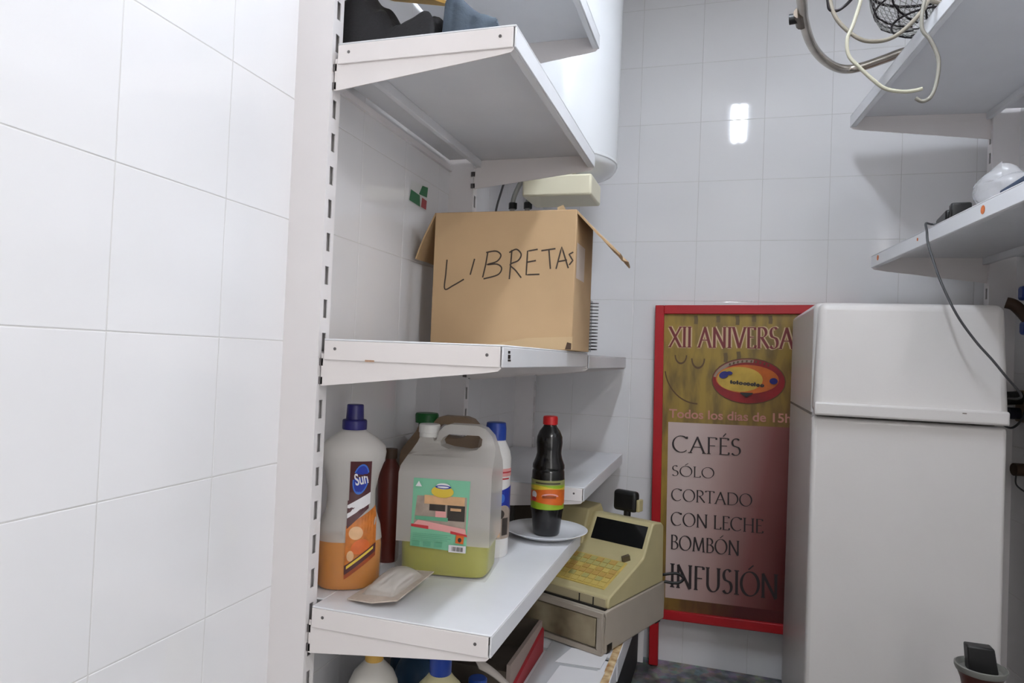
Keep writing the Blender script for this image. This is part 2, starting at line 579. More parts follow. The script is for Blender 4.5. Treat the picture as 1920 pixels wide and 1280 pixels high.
ZE = edges(0.410, 0.2, -H, CEIL)
wall_left = MB().box(XL - 0.05, XL - 0.0006, YR, YB, -H, CEIL).build('wall_left', GROUT)
tag(wall_left, 'white tiled wall on the left running behind the shelving', None, kind='structure')
tile_wall(wall_left, edges(0.629, 0.1885, -0.31, YB), ZE, lambda u: ((XL, u), math.radians(90)), 0.1885, 0.2)
wall_back = MB().box(XL - 0.05, 0.80, YB + 0.0006, YB + 0.05, -H, CEIL).build('wall_back', GROUT)
tag(wall_back, 'white tiled back wall behind the sign and the fridge', None, kind='structure')
tile_wall(wall_back, edges(-0.299, 0.201, XL, 0.754), edges(0.408, 0.2, -H, CEIL), lambda u: ((u, YB), 0.0), 0.201, 0.2)
wall_rear = MB().box(XL - 0.05, wallR(YR) + 0.06, YR - 0.05, YR, -H, CEIL).build('wall_rear', PLASTER)
tag(wall_rear, 'plain white wall behind the viewer', None, kind='structure')
rot_r = math.atan(0.0917)
wrb = MB()
def wr_seg(y0, y1, z0, z1):
    wrb.hexa([(wallR(y0) + 0.0006, y0, z0), (wallR(y0) + 0.06, y0, z0), (wallR(y1) + 0.06, y1, z0), (wallR(y1) + 0.0006, y1, z0),
              (wallR(y0) + 0.0006, y0, z1), (wallR(y0) + 0.06, y0, z1), (wallR(y1) + 0.06, y1, z1), (wallR(y1) + 0.0006, y1, z1)])
DY0, DY1, DZ = -1.45, -0.25, 1.02          # doorway opening
wr_seg(YR, DY0, -H, CEIL)
wr_seg(DY0, DY1, DZ, CEIL)
wr_seg(DY1, YB, -H, CEIL)
wall_right = wrb.build('wall_right', GROUT)
tag(wall_right, 'white tiled wall on the right behind the short shelves', None, kind='structure')
tile_wall(wall_right, edges(2.30, 0.2, 0.7, YB), ZE, lambda u: ((wallR(u), u), math.radians(-90) + rot_r), 0.2, 0.2)

# ceiling lamp whose reflection shows on the back wall
def ceiling_lamp(label, cx, cy, half, em):
    lamp = thing('ceiling_lamp', label, 'lamp', (cx, cy, CEIL - 0.075), 'fluorescent ceiling lamps')
    MB().box(cx - 0.06, cx + 0.06, cy - half - 0.03, cy + half + 0.03, CEIL - 0.03, CEIL).build('lamp_housing', FIXTURE, lamp, bevel=0.004)
    for sgn in (-1, 1):
        yy = cy + sgn * (half + 0.012)
        MB().box(cx - 0.05, cx + 0.05, yy - 0.012, yy + 0.012, CEIL - 0.075, CEIL - 0.03).build('lamp_holder', FIXTURE, lamp, bevel=0.003)
        MB().tube([(cx + sgn * 0.020, cy - half, CEIL - 0.06), (cx + sgn * 0.020, cy + half, CEIL - 0.06)], 0.013, seg=12, sub=1).build('lamp_tube', em, lamp, smooth=60)
ceiling_lamp('twin tube fluorescent lamp on the ceiling mirrored in the back wall tiles', 0.035, 1.03, 0.285, EMIT)
ceiling_lamp('twin tube fluorescent lamp on the ceiling behind the viewer', 0.85, -0.45, 0.285, EMIT2)

# ================================================================= LEFT SHELVING
PITCH, SLOT0 = 0.0547, 0.3935
def upright(name, label, xf, z0, z1, group):
    """slotted steel post: local x = depth from the wall (0..0.067, slots at 0.067), local y = width 0..0.030"""
    t = thing(name, label, 'upright', xf((0.03, 0.015, z0)), group)
    b = MB(xf)
    b.box(0, 0.067, 0, 0.002, z0, z1).box(0, 0.067, 0.028, 0.030, z0, z1).box(0, 0.003, 0.002, 0.028, z0, z1)
    b.box(0.065, 0.067, 0.002, 0.0095, z0, z1).box(0.065, 0.067, 0.0205, 0.028, z0, z1)
    k = math.ceil((z0 - SLOT0) / PITCH)
    prev = z0
    while SLOT0 + k * PITCH + 0.02 < z1:
        c = SLOT0 + k * PITCH
        if c - 0.015 > prev:
            b.box(0.065, 0.067, 0.0095, 0.0205, prev, c - 0.015)
        prev = c + 0.015
        k += 1
    b.box(0.065, 0.067, 0.0095, 0.0205, prev, z1)
    b.build('post', POSTM, t)
    MB(xf).box(0.052, 0.054, 0.002, 0.028, z0 + 0.001, z1 - 0.001).build('slot_shade_plate', DARKGAP, t)  # dark plate added behind the slots to stand in for their shade
    return t

UG = 'slotted uprights of the shelving on the left wall'
for y0, lab in ((0.967, 'white slotted steel upright nearest the viewer, left end of the shelves'),
                (1.634, 'white slotted upright behind the cardboard box, middle of the left shelving'),
                (2.304, 'white slotted upright in the back left corner of the shelving')):
    upright('shelf_upright', lab, (lambda y0: lambda p: (XL + p[0], y0 + p[1], p[2]))(y0), -H, CEIL - 0.002, UG)

def shelf(name, label, xf, depth, length, z, group, bracket_h=0.042, mats=(WMETAL, WMETAL2), extra=None, tip=0.0):
    """local x: out from the upright face (0..depth), local y: along the wall (0..length); deck top at z"""
    t = thing(name, label, 'shelf', xf((depth / 2, length / 2, z - 0.034)), group)
    L = 0.034
    d = MB(xf)
    d.box(0.0, depth, 0.0, length, z - 0.003, z)
    d.box(-0.070, 0.0, 0.034, length - 0.018, z - 0.003, z)  # strip added back to the wall so the gap underneath goes dark
    d.box(depth - 0.003, depth, 0.0015, length - 0.0015, z - L, z - 0.003)
    d.box(0.0, 0.012, 0.004, length - 0.004, z - 0.022, z - 0.003)
    d.box(depth - 0.016, depth - 0.003, 0.004, length - 0.004, z - L, z - L + 0.003)
    d.build('deck', mats[1], t, bevel=0.0012)
    for ye in (0.0, length - 0.003):
        s = MB(xf)
        s.box(0.0, depth - 0.0045, ye, ye + 0.003, z - L, z - 0.003)
        e = s.build('end_flange', mats[0], t, bevel=0.001)
        for rx in (0.02, depth - 0.025):
            yy = ye - 0.0006 if ye == 0 else ye + 0.0036
            MB(xf).add([(rx + 0.0026 * math.cos(a * math.pi / 4), yy, z - 0.016 + 0.0026 * math.sin(a * math.pi / 4)) for a in range(8)] +
                       [(rx + 0.0026 * math.cos(a * math.pi / 4), ye + 0.0015, z - 0.016 + 0.0026 * math.sin(a * math.pi / 4)) for a in range(8)],
                       [tuple(range(8)), tuple(range(15, 7, -1))] + [(a, a + 8, (a + 1) % 8 + 8, (a + 1) % 8) for a in range(8)]).build('rivet', RIVET, e)
    for ye in (0.0035, length - 0.0055):
        out = [(-0.006, z - L + 0.010), (depth - 0.02, z - L + 0.006), (depth - 0.006, z - L + 0.002), (depth - 0.003, z - L - 0.001), (depth - 0.008, z - L - 0.006), (depth - 0.03, z - L - 0.0095),
               (0.0, z - L - bracket_h), (-0.006, z - L - bracket_h)]
        br = MB(xf).prism_y(out, ye, ye + 0.002).build('bracket', mats[0], t)
        for hz in (z - L - bracket_h + 0.008, z - L - 0.004):
            MB(xf).box(-0.014, -0.003, ye, ye + 0.002, hz - 0.006, hz + 0.006).build('hook', RIVET, br)
    return t

def left_xf(y0):
    return lambda p: (-0.615 + p[0], y0 + p[1], p[2])
SG = 'white steel shelves on the left wall'
B1, B2 = 0.968, 1.652
shelf('wall_shelf', 'highest white shelf above the dark jacket, upper left', left_xf(B1), 0.303, 0.664, 0.787, SG)
shelf('wall_shelf', 'white steel shelf carrying the dark jacket', left_xf(B1), 0.303, 0.664, 0.497, SG)
mid1 = shelf('wall_shelf', 'white steel shelf under the cardboard box', left_xf(B1), 0.303, 0.664, 0.0165, SG)
low1 = shelf('wall_shelf', 'white steel shelf holding the cleaning bottles and plate', left_xf(B1), 0.303, 0.664, -0.411, SG)
shelf('wall_shelf', 'empty white shelf beyond the cardboard box, in the far bay', left_xf(B2), 0.303, 0.664, 0.012, SG)
shelf('wall_shelf', 'empty white shelf above the cash register in the far bay', left_xf(B2), 0.303, 0.664, -0.311, SG)
# little dark print on the lip of the middle shelf, rust on its bracket
sm = MB()
for z0, z1, w in ((0.004, 0.008, 0.010), (-0.004, 0.002, 0.012), (-0.008, -0.005, 0.014)):
    sm.box(-0.3121, -0.3115, 0.993, 0.993 + w, z0, z1)
sm.build('printed_mark', BLACK, mid1)
MB().box(-0.540, -0.524, 0.9674, 0.9682, -0.0180, -0.0150).build('rust_spot', RUST, mid1)
# tie bars between the uprights
for z in (0.485,):
    tb = MB().box(-0.6915, -0.684, 0.998, 1.633, z - 0.016, z - 0.004)
    single(tb, 'tie_bar', POSTM, (-0.684, 1.3, z), 'thin white tie bar on the wall under the jacket shelf', 'bar')

# base shelf, deeper than the others
for y0, ln, lab in ((0.968, 0.664, 'deep white base shelf holding the blue capped bottles'), (1.652, 0.664, 'deep white base shelf under the cash register')):
    t = thing('base_shelf', lab, 'shelf', (-0.42, y0 + ln / 2, -H), 'deep base shelves at floor level')
    MB().box(-0.625, -0.215, y0, y0 + ln, -0.712, -0.706).box(-0.219, -0.215, y0, y0 + ln, -0.760, -0.712).build('deck', WMETAL2, t, bevel=0.001)
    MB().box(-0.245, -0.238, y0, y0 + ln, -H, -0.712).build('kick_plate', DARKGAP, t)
    for ye in (y0 + 0.002, y0 + ln - 0.006):
        MB().box(-0.625, -0.22, ye, ye + 0.004, -H, -0.712).build('side_foot', WMETAL, t)

# ================================================================= RIGHT SHELVING
def right_xf(y0):
    """local x: out from the right-hand uprights (towards the left), local y: along the wall towards the viewer"""
    ux, uy = -math.cos(rot_r), -math.sin(rot_r)          # out of the wall
    vx, vy = math.sin(rot_r), -math.cos(rot_r)           # towards the viewer
    bx, by = wallR(y0), y0
    return lambda p: (bx + (0.067 + p[0]) * ux + p[1] * vx, by + (0.067 + p[0]) * uy + p[1] * vy, p[2])
def right_post_xf(y0):
    f = right_xf(y0)
    return lambda p: f((p[0] - 0.067, p[1] - 0.015, p[2]))
UR = 'slotted uprights on the right wall'
upright('shelf_upright', 'white slotted upright on the right wall above the fridge', right_post_xf(2.235), -H, CEIL - 0.002, UR)
SR = 'white steel shelves on the right wall'
upper_r = shelf('wall_shelf', 'upper right white shelf holding the wire basket and chrome tube', right_xf(2.238), 0.368, 1.05, 0.745, SR, bracket_h=0.045)
lower_r = shelf('wall_shelf', 'right white shelf with orange stickers on its front lip', right_xf(2.238), 0.300, 1.05, 0.333, SR, bracket_h=0.040)
rx = right_xf(2.238)
for ly, r, dz in ((0.065, 0.0075, -0.014), (0.365, 0.004, -0.015), (0.700, 0.0085, -0.017)):
    n = 14
    MB(rx).add([(0.3002, ly + r * math.cos(2 * math.pi * k / n), 0.333 + dz + r * math.sin(2 * math.pi * k / n)) for k in range(n)] +
               [(0.3008, ly + r * math.cos(2 * math.pi * k / n), 0.333 + dz + r * math.sin(2 * math.pi * k / n)) for k in range(n)],
               [tuple(range(n)), tuple(range(2 * n - 1, n - 1, -1))] + [(k, k + n, (k + 1) % n + n, (k + 1) % n) for k in range(n)]).build('orange_sticker', ORANGE_DOT, lower_r)

# ================================================================= WATER HEATER
hx, hy, hr = -0.489, 1.97, 0.175
ht = thing('water_heater', 'white cylindrical water heater hung on the left wall in the back corner', 'heater', (hx, hy, 0.44))
prof = [(0.02, 0.527), (0.09, 0.530), (0.14, 0.537), (0.165, 0.548), (0.1735, 0.560), (0.175, 0.572), (0.175, 1.24), (0.168, 1.268), (0.14, 1.285), (0.02, 1.292)]
MB().lathe(prof, hx, hy, seg=56).build('tank', HEATER, ht, smooth=35)
MB().lathe([(0.1754, 0.566), (0.1768, 0.568), (0.1768, 0.574), (0.1754, 0.576)], hx, hy, seg=56, cap=False).build('rim_band', HEATER, ht, smooth=30)
MB().box(-0.545, -0.352, 1.80, 1.945, 0.440, 0.498).build('terminal_cover', CREAMPL, ht, bevel=0.006)
MB().box(-0.50, -0.42, 1.85, 1.93, 0.498, 0.531).build('cover_neck', CREAMPL, ht, bevel=0.004)
MB().box(-0.69, -0.655, 1.92, 2.02, 0.75, 0.80).build('wall_bracket', WMETAL, ht)
for px, nm in ((-0.617, 'hose'), (-0.570, 'hose')):
    hs = MB().tube([(px + 0.03, 1.955, 0.535), (px + 0.012, 1.952, 0.50), (px, 1.95, 0.46), (px - 0.004, 1.955, 0.40), (px - 0.02, 1.98, 0.30), (px - 0.05, 2.05, 0.12)], 0.0075, seg=10).build(nm, MESHW, ht, smooth=60)
    MB().lathe([(0.013, 0.440), (0.013, 0.458)], px, 1.951, seg=6).build('hose_nut', BLACK, hs)
MB().tube([(-0.640, 1.94, 0.53), (-0.652, 1.94, 0.49), (-0.668, 1.945, 0.43), (-0.672, 1.95, 0.34), (-0.674, 1.97, 0.10)], 0.0035, seg=8).build('power_cable', GREYCABLE, ht, smooth=60)

# wall sticker
st = Decal(lambda u, v, o: (XL + 0.0006 + o, 1.40 + u, v))
WST = mat('sticker_white', (216, 216, 214), 0.5)
GST = mat('sticker_green', (34, 110, 66), 0.5)
RST = mat('sticker_red', (170, 60, 64), 0.5)
st.raw([(0.004, 0.343), (0.10, 0.338), (0.108, 0.399), (0.012, 0.390)], [(0, 1, 2, 3)], WST)
st.raw([(0.055, 0.369), (0.100, 0.371), (0.104, 0.396), (0.072, 0.393)], [(0, 1, 2, 3)], GST)
st.raw([(0.006, 0.344), (0.064, 0.341), (0.060, 0.367), (0.012, 0.370)], [(0, 1, 2, 3)], GST)
st.raw([(0.068, 0.342), (0.097, 0.341), (0.099, 0.363), (0.072, 0.365)], [(0, 1, 2, 3)], RST)
o = st.build('wall_sticker', None)
tag(o, 'small green and red sticker on the left wall tiles', 'sticker')

# ================================================================= CARDBOARD BOX
bx0, bx1, by0, by1, bz0, bz1 = -0.622, -0.302, 1.400, 1.590, 0.0172, 0.312
cb = thing('cardboard_box', 'open brown cardboard box with LIBRETAS handwritten on its front', 'box', ((bx0 + bx1) / 2, (by0 + by1) / 2, bz0))
T = 0.004
w = MB()
w.box(bx0, bx1, by0, by0 + T, bz0, bz1)
w.build('front_panel', CARD, cb, bevel=0.0015)
MB().box(bx0, bx1, by1 - T, by1, bz0, bz1).build('back_panel', CARD, cb, bevel=0.0015)
MB().box(bx0, bx0 + T, by0 + T, by1 - T, bz0, bz1).build('side_panel', CARD, cb, bevel=0.0015)
MB().box(bx1 - T, bx1, by0 + T, by1 - T, bz0, bz1).build('side_panel', CARD, cb, bevel=0.0015)
MB().box(bx0 + T, bx1 - T, by0 + T, by1 - T, bz0, bz0 + T).build('bottom_panel', CARD, cb)
# flaps: left folded down, right sticking out, front folded inwards, back torn upright
def flap(p0, p1, d, n, m=CARD):
    p0, p1, d = Vector(p0), Vector(p1), Vector(d)
    nn = (p1 - p0).cross(d).normalized() * 0.0035
    q = MB()
    ns = 6
    vs, fs = [], []
    for i in range(ns + 1):
        for j in range(5):
            b = p0 + (p1 - p0) * i / ns + d * j / 4 + nn * (0.9 * math.sin(i * 1.7 + j) * (j / 4))
            vs += [b, b + nn]
    def id(i, j, k): return (i * 5 + j) * 2 + k
    for i in range(ns):
        for j in range(4):
            fs.append((id(i, j, 0), id(i + 1, j, 0), id(i + 1, j + 1, 0), id(i, j + 1, 0)))
            fs.append((id(i, j, 1), id(i, j + 1, 1), id(i + 1, j + 1, 1), id(i + 1, j, 1)))
        fs.append((id(i, 0, 0), id(i, 0, 1), id(i + 1, 0, 1), id(i + 1, 0, 0)))
        fs.append((id(i, 4, 0), id(i + 1, 4, 0), id(i + 1, 4, 1), id(i, 4, 1)))
    for j in range(4):
        fs.append((id(0, j, 0), id(0, j + 1, 0), id(0, j + 1, 1), id(0, j, 1)))
        fs.append((id(ns, j, 0), id(ns, j, 1), id(ns, j + 1, 1), id(ns, j + 1, 0)))
    q.add(vs, fs)
    return q.build('flap', m, cb, smooth=50)
flap((bx0, by0 + 0.006, bz1), (bx0, by1, bz1), (-0.052, 0.010, -0.100), 1)
flap((bx1, by0 + 0.004, bz1 - 0.002), (bx1, by1, bz1 - 0.002), (0.088, 0.028, -0.088), 1)
flap((bx0 + 0.01, by0 + 0.006, bz1), (bx1 - 0.01, by0 + 0.006, bz1), (0, 0.055, -0.085), 1, CARD_IN)
flap((bx0 + 0.01, by1 - 0.006, bz1), (bx1 - 0.01, by1 - 0.006, bz1), (0, -0.05, -0.09), 1, CARD_IN)
# torn scrap on the top rim, tape on the lower right corner
MB().add([(-0.345, 1.402, 0.310), (-0.325, 1.402, 0.310), (-0.332, 1.400, 0.322), (-0.345, 1.404, 0.318), (-0.345, 1.405, 0.310), (-0.325, 1.405, 0.310), (-0.332, 1.403, 0.322), (-0.345, 1.407, 0.318)],
         [(0, 1, 2, 3), (7, 6, 5, 4), (0, 4, 5, 1), (1, 5, 6, 2), (2, 6, 7, 3), (3, 7, 4, 0)]).build('torn_scrap', TAPE, cb)
tp = Decal(lambda u, v, o: (u, by0 - o, v))
tp.raw([(-0.50, 0.019), (bx1 + 0.001, 0.019), (bx1 + 0.001, 0.046), (-0.40, 0.040)], [(0, 1, 2, 3)], TAPE)
tp.raw([(-0.316, 0.019), (-0.303, 0.019), (-0.303, 0.032), (-0.312, 0.034)], [(0, 1, 2, 3)], BROWN)
tp.build('tape_strip', cb)
TP2 = Decal(lambda u, v, o: (bx1 + o, u, v))
TP2.raw([(1.415, 0.17), (1.50, 0.17), (1.50, 0.245), (1.415, 0.245)], [(0, 1, 2, 3)], mat('pale_shipping_label', (196, 182, 170), 0.6))
TP2.build('side_label', cb)
LET = [[(-0.5896, 0.2072), (-0.5912, 0.1757), (-0.5921, 0.1423), (-0.5723, 0.1503), (-0.5478, 0.1642)], [(-0.5249, 0.209), (-0.5337, 0.174)],
       [(-0.4949, 0.2244), (-0.4989, 0.1954), (-0.5046, 0.1683)],
       [(-0.4988, 0.2225), (-0.4766, 0.2254), (-0.4649, 0.2165), (-0.4736, 0.2031), (-0.4956, 0.1962), (-0.4734, 0.1973), (-0.4621, 0.1885), (-0.4703, 0.1742), (-0.5025, 0.1652)],
       [(-0.4405, 0.2279), (-0.4438, 0.1648)], [(-0.4463, 0.2222), (-0.4306, 0.229), (-0.4195, 0.2182), (-0.4256, 0.2049), (-0.4432, 0.1962), (-0.4307, 0.1839), (-0.4173, 0.168)],
       [(-0.3833, 0.2287), (-0.4055, 0.225), (-0.4066, 0.1745), (-0.3773, 0.1757)], [(-0.4069, 0.2011), (-0.3863, 0.2048)],
       [(-0.3754, 0.2256), (-0.3447, 0.2299)], [(-0.3588, 0.2274), (-0.3541, 0.1871)],
       [(-0.3418, 0.1871), (-0.3314, 0.2335), (-0.3156, 0.1887)], [(-0.3397, 0.2021), (-0.3189, 0.2058)],
       [(-0.3063, 0.2222), (-0.3150, 0.2177), (-0.3067, 0.2047), (-0.3139, 0.1954)]]
lt = Decal(lambda u, v, o: (u, by0 - o, v))
for s in LET:
    P = [Vector(p) for p in s]
    Q = []
    for i in range(len(P) - 1):
        p0, p1, p2, p3 = P[max(i - 1, 0)], P[i], P[i + 1], P[min(i + 2, len(P) - 1)]
        for k in range(5):
            t = k / 5
            if len(P) > 4:
                Q.append(tuple(0.5 * ((2 * p1) + (-p0 + p2) * t + (2 * p0 - 5 * p1 + 4 * p2 - p3) * t * t + (-p0 + 3 * p1 - 3 * p2 + p3) * t ** 3)))
            else:
                Q.append(tuple(p1 + (p2 - p1) * t))
    Q.append(tuple(P[-1]))
    lt.off += 0.00001
    lt.stroke(Q, 0.0032, MARKER)
lt.build('handwriting', cb)

# spiral notebook standing behind the box
nb = thing('spiral_notebook', 'spiral bound notebook standing behind the cardboard box', 'notebook', (-0.40, 1.612, 0.0172))
MB().box(-0.50, -0.303, 1.600, 1.603, 0.0175, 0.140).build('cover', PAPER2, nb)
MB().box(-0.50, -0.305, 1.6035, 1.620, 0.0185, 0.138).build('pages', PAPER, nb)
MB().box(-0.50, -0.303, 1.6205, 1.623, 0.0175, 0.140).build('cover', PAPER2, nb)
for k in range(15):
    z = 0.024 + k * 0.0078
    MB().tube([(-0.300 + 0.013 * math.cos(a), 1.6115 + 0.014 * math.sin(a), z + 0.001 * math.sin(a)) for a in [i * 2 * math.pi / 10 for i in range(10)]], 0.0011, seg=5, sub=1, closed=True).build('wire_ring', WIRE, nb)

# ================================================================= JACKET ON THE TOP SHELF
def lump(name, mats, label, cat, x0, x1, y0, y1, z0, hf, nu=44, nv=30, lip=0.012):
    """crumpled cloth: a closed heap whose upper face follows hf(u, v)"""
    m = MB()
    vs, fs = [], []
    def pt(i, j):
        u, v = i / nu, j / nv
        e = min(u, 1 - u, v, 1 - v)
        edge = min(1.0, e / 0.10)
        x = x0 + (x1 - x0) * u + 0.008 * noise.noise(Vector((u * 4, v * 4, 3.1)))
        y = y0 + (y1 - y0) * v + 0.008 * noise.noise(Vector((u * 4, v * 4, 9.7)))
        h = hf(u, v) * math.sqrt(max(0.0, 1 - (1 - edge) ** 2)) + lip * edge
        return (x, y, z0 + 0.001 + max(h, 0.0))
    m.grid(lambda u, v: pt(round(u * nu), round(v * nv)), nu, nv)
    m.grid(lambda u, v: (x0 + (x1 - x0) * u, y0 + (y1 - y0) * v, z0 + 0.0008), 2, 2)
    return single(m, name, mats, ((x0 + x1) / 2, (y0 + y1) / 2, z0), label, cat, smooth=60)
def interp(tab, x):
    for (x0, h0), (x1, h1) in zip(tab, tab[1:]):
        if x <= x1:
            t = (x - x0) / (x1 - x0)
            t = t * t * (3 - 2 * t)
            return h0 + (h1 - h0) * t
    return tab[-1][1]
JT = [(0.0, 0.045), (0.14, 0.098), (0.28, 0.112), (0.42, 0.078), (0.58, 0.034), (0.74, 0.038), (0.90, 0.058), (1.0, 0.060)]
def jf(u, v):
    fold = 0.010 * noise.noise(Vector((u * 4, v * 3.0, 1.0))) + 0.006 * noise.noise(Vector((u * 9, v * 8, 5.0))) + 0.005 * math.sin(v * 16 + u * 9)
    return interp(JT, u) * (0.86 + 0.18 * math.sin(v * 2.4)) + fold
lump('dark_jacket', JACKET, 'crumpled dark jacket lying on the upper left shelf', 'jacket', -0.672, -0.462, 1.004, 1.19, 0.497, jf, nu=56, nv=36)
def sf(u, v):
    return 0.082 - 0.068 * u + 0.006 * noise.noise(Vector((u * 6, v * 4, 2.0))) + 0.005 * math.sin(u * 7 + v * 9)
lump('slate_sleeve', BLUEGREY, 'slate blue sleeve draped beside the dark jacket', 'clothing', -0.452, -0.352, 1.00, 1.17, 0.497, sf, nu=30, nv=26)
yp = MB().hexa([(-0.635, 1.08, 0.640), (-0.505, 1.09, 0.618), (-0.50, 1.18, 0.650), (-0.63, 1.18, 0.676), (-0.635, 1.08, 0.646), (-0.505, 1.09, 0.624), (-0.50, 1.18, 0.656), (-0.63, 1.18, 0.682)])
single(yp, 'yellow_envelope', YELLOW, (-0.565, 1.14, 0.63), 'yellow envelope lying on top of the dark jacket', 'envelope')

# ================================================================= BOTTLES ON THE LOW SHELF
SZ = -0.4108
# --- floor cleaner with orange liquid
ocx, ocy, oang = -0.616, 1.078, math.radians(30)
ob = thing('cleaner_bottle', 'clear floor cleaner bottle with orange liquid and navy cap', 'bottle', (ocx, ocy, SZ))
OP = [(0.050, SZ), (0.055, SZ + 0.006), (0.056, -0.37), (0.056, -0.340), (0.052, -0.305), (0.042, -0.275), (0.041, -0.245), (0.047, -0.215), (0.056, -0.190), (0.0575, -0.178), (0.055, -0.167), (0.040, -0.153), (0.024, -0.143), (0.019, -0.138), (0.018, -0.132)]
LV = -0.328
OP.insert(4, (0.0552, LV))
obm = MB()
obm.lathe(OP[4:], ocx, ocy, seg=40, sx=1.0, sy=0.68, rz=oang, power=2.3, mi=0, cap=False)
obm.lathe(OP[:5], ocx, ocy, seg=40, sx=1.0, sy=0.68, rz=oang, power=2.3, mi=1, cap=False)
obm.build('bottle_body', [HDPE, HDPE_WET], ob, smooth=40)
OL = [(0.048, SZ + 0.002), (0.0535, SZ + 0.008), (0.0545, -0.340), (0.0535, LV)]
MB().lathe(OL, ocx, ocy, seg=40, sx=1.0, sy=0.68, rz=oang, power=2.3).build('orange_liquid', ORANGE_LIQ, ob, smooth=40)
cp = MB()
cp.lathe([(0.021, -0.139), (0.0215, -0.137), (0.0215, -0.124), (0.020, -0.122), (0.0155, -0.121), (0.0145, -0.097), (0.0135, -0.0955)], ocx, ocy, seg=28)
cp.build('cap', BLUECAP, ob, smooth=30)
def o_prof(z):
    for (r0, z0), (r1, z1) in zip(OP, OP[1:]):
        if z0 <= z <= z1:
            return r0 + (r1 - r0) * (z - z0) / max(z1 - z0, 1e-9)
    return 0.05
def omap(u, v, off):
    r = o_prof(v)
    a, b = r, r * 0.68
    q = min(abs(u) / a, 0.985)
    y = -b * (1 - q ** 2.3) ** (1 / 2.3) - off - 0.0002
    x = max(-a * 0.985, min(a * 0.985, u))
    c, s = math.cos(oang), math.sin(oang)
    return (ocx + x * c - y * s, ocy + x * s + y * c, v)
L_MAROON = mat('label_maroon', (74, 30, 34), 0.4)
L_BLUE = mat('label_blue', (60, 110, 196), 0.4)
L_DBLUE = mat('label_deep_blue', (30, 50, 150), 0.4)
L_WHITE = mat('label_white', (226, 224, 226), 0.4)
L_ORANGE = mat('label_orange', (206, 116, 30), 0.4, var=0.35, vscale=60)
L_DORANGE = mat('label_burnt_orange', (158, 70, 24), 0.4, var=0.4, vscale=70)
L_YEL = mat('label_yellow', (216, 186, 60), 0.4)
L_PEACH = mat('label_peach', (222, 176, 130), 0.4, var=0.2, vscale=60)
L_MINT = mat('label_mint', (128, 196, 160), 0.45, var=0.05)
L_MINT2 = mat('label_mint_print', (96, 164, 130), 0.45)
L_GREY = mat('label_photo_grey', (176, 160, 146), 0.45, var=0.3, vscale=50)
L_DARK = mat('label_dark', (58, 50, 44), 0.45, var=0.3, vscale=60)
L_RED = mat('label_red', (190, 50, 56), 0.45)
L_PINK = mat('label_pink', (226, 160, 156), 0.45)
L_LIME = mat('label_lime', (150, 184, 40), 0.4, var=0.2, vscale=40)
L_GREEN = mat('label_green', (106, 140, 34), 0.4)
L_ORG2 = mat('label_bright_orange', (220, 104, 30), 0.4, var=0.25, vscale=40)
d = Decal(omap, step=0.00015)
d.rect(-0.004, 0.032, -0.262, -0.190, L_MAROON, 8)
d.ellipse(0.0145, -0.2215, 0.0135, 0.027, L_BLUE, rot=-0.15)
d.ellipse(0.0145, -0.2215, 0.0115, 0.024, L_DBLUE, rot=-0.15)
d.text('Sun', 0.004, 0.026, -0.231, -0.210, L_WHITE, rot=0.2, bold=0.02)
d.rect(-0.007, 0.044, -0.345, -0.262, L_ORANGE, 10, vt=lambda u: -0.300 + max(0, (u + 0.006)) * 0.6, vb=lambda u: -0.372 + max(0, (u + 0.006)) * 0.7)
d.rect(-0.006, 0.030, -0.29, -0.262, L_MAROON, 8, vt=lambda u: -0.258, vb=lambda u: -0.305 + (u + 0.006) * 0.9)
d.rect(-0.006, 0.032, -0.28, -0.255, L_WHITE, 8, vt=lambda u: -0.266 + (u + 0.006) * 0.55, vb=lambda u: -0.288 + (u + 0.006) * 0.62)
d.ellipse(0.010, -0.312, 0.012, 0.011, L_PEACH)
d.ellipse(0.018, -0.335, 0.016, 0.012, L_ORG2, rot=0.4)
d.ellipse(0.002, -0.350, 0.006, 0.009, L_PEACH)
d.rect(-0.007, 0.044, -0.37, -0.36, L_MAROON, 10, vt=lambda u: -0.366 + max(0, (u + 0.006)) * 0.72, vb=lambda u: -0.382 + max(0, (u + 0.006)) * 0.74)
d.rect(-0.004, 0.040, -0.37, -0.36, L_YEL, 10, vt=lambda u: -0.3685 + max(0, (u + 0.006)) * 0.72, vb=lambda u: -0.3735 + max(0, (u + 0.006)) * 0.73)
d.rect(-0.007, 0.044, -0.385, -0.376, L_DORANGE, 10, vt=lambda u: -0.3815 + max(0, (u + 0.006)) * 0.74, vb=lambda u: -0.389 + max(0, (u + 0.006)) * 0.74)
d.build('label', ob)

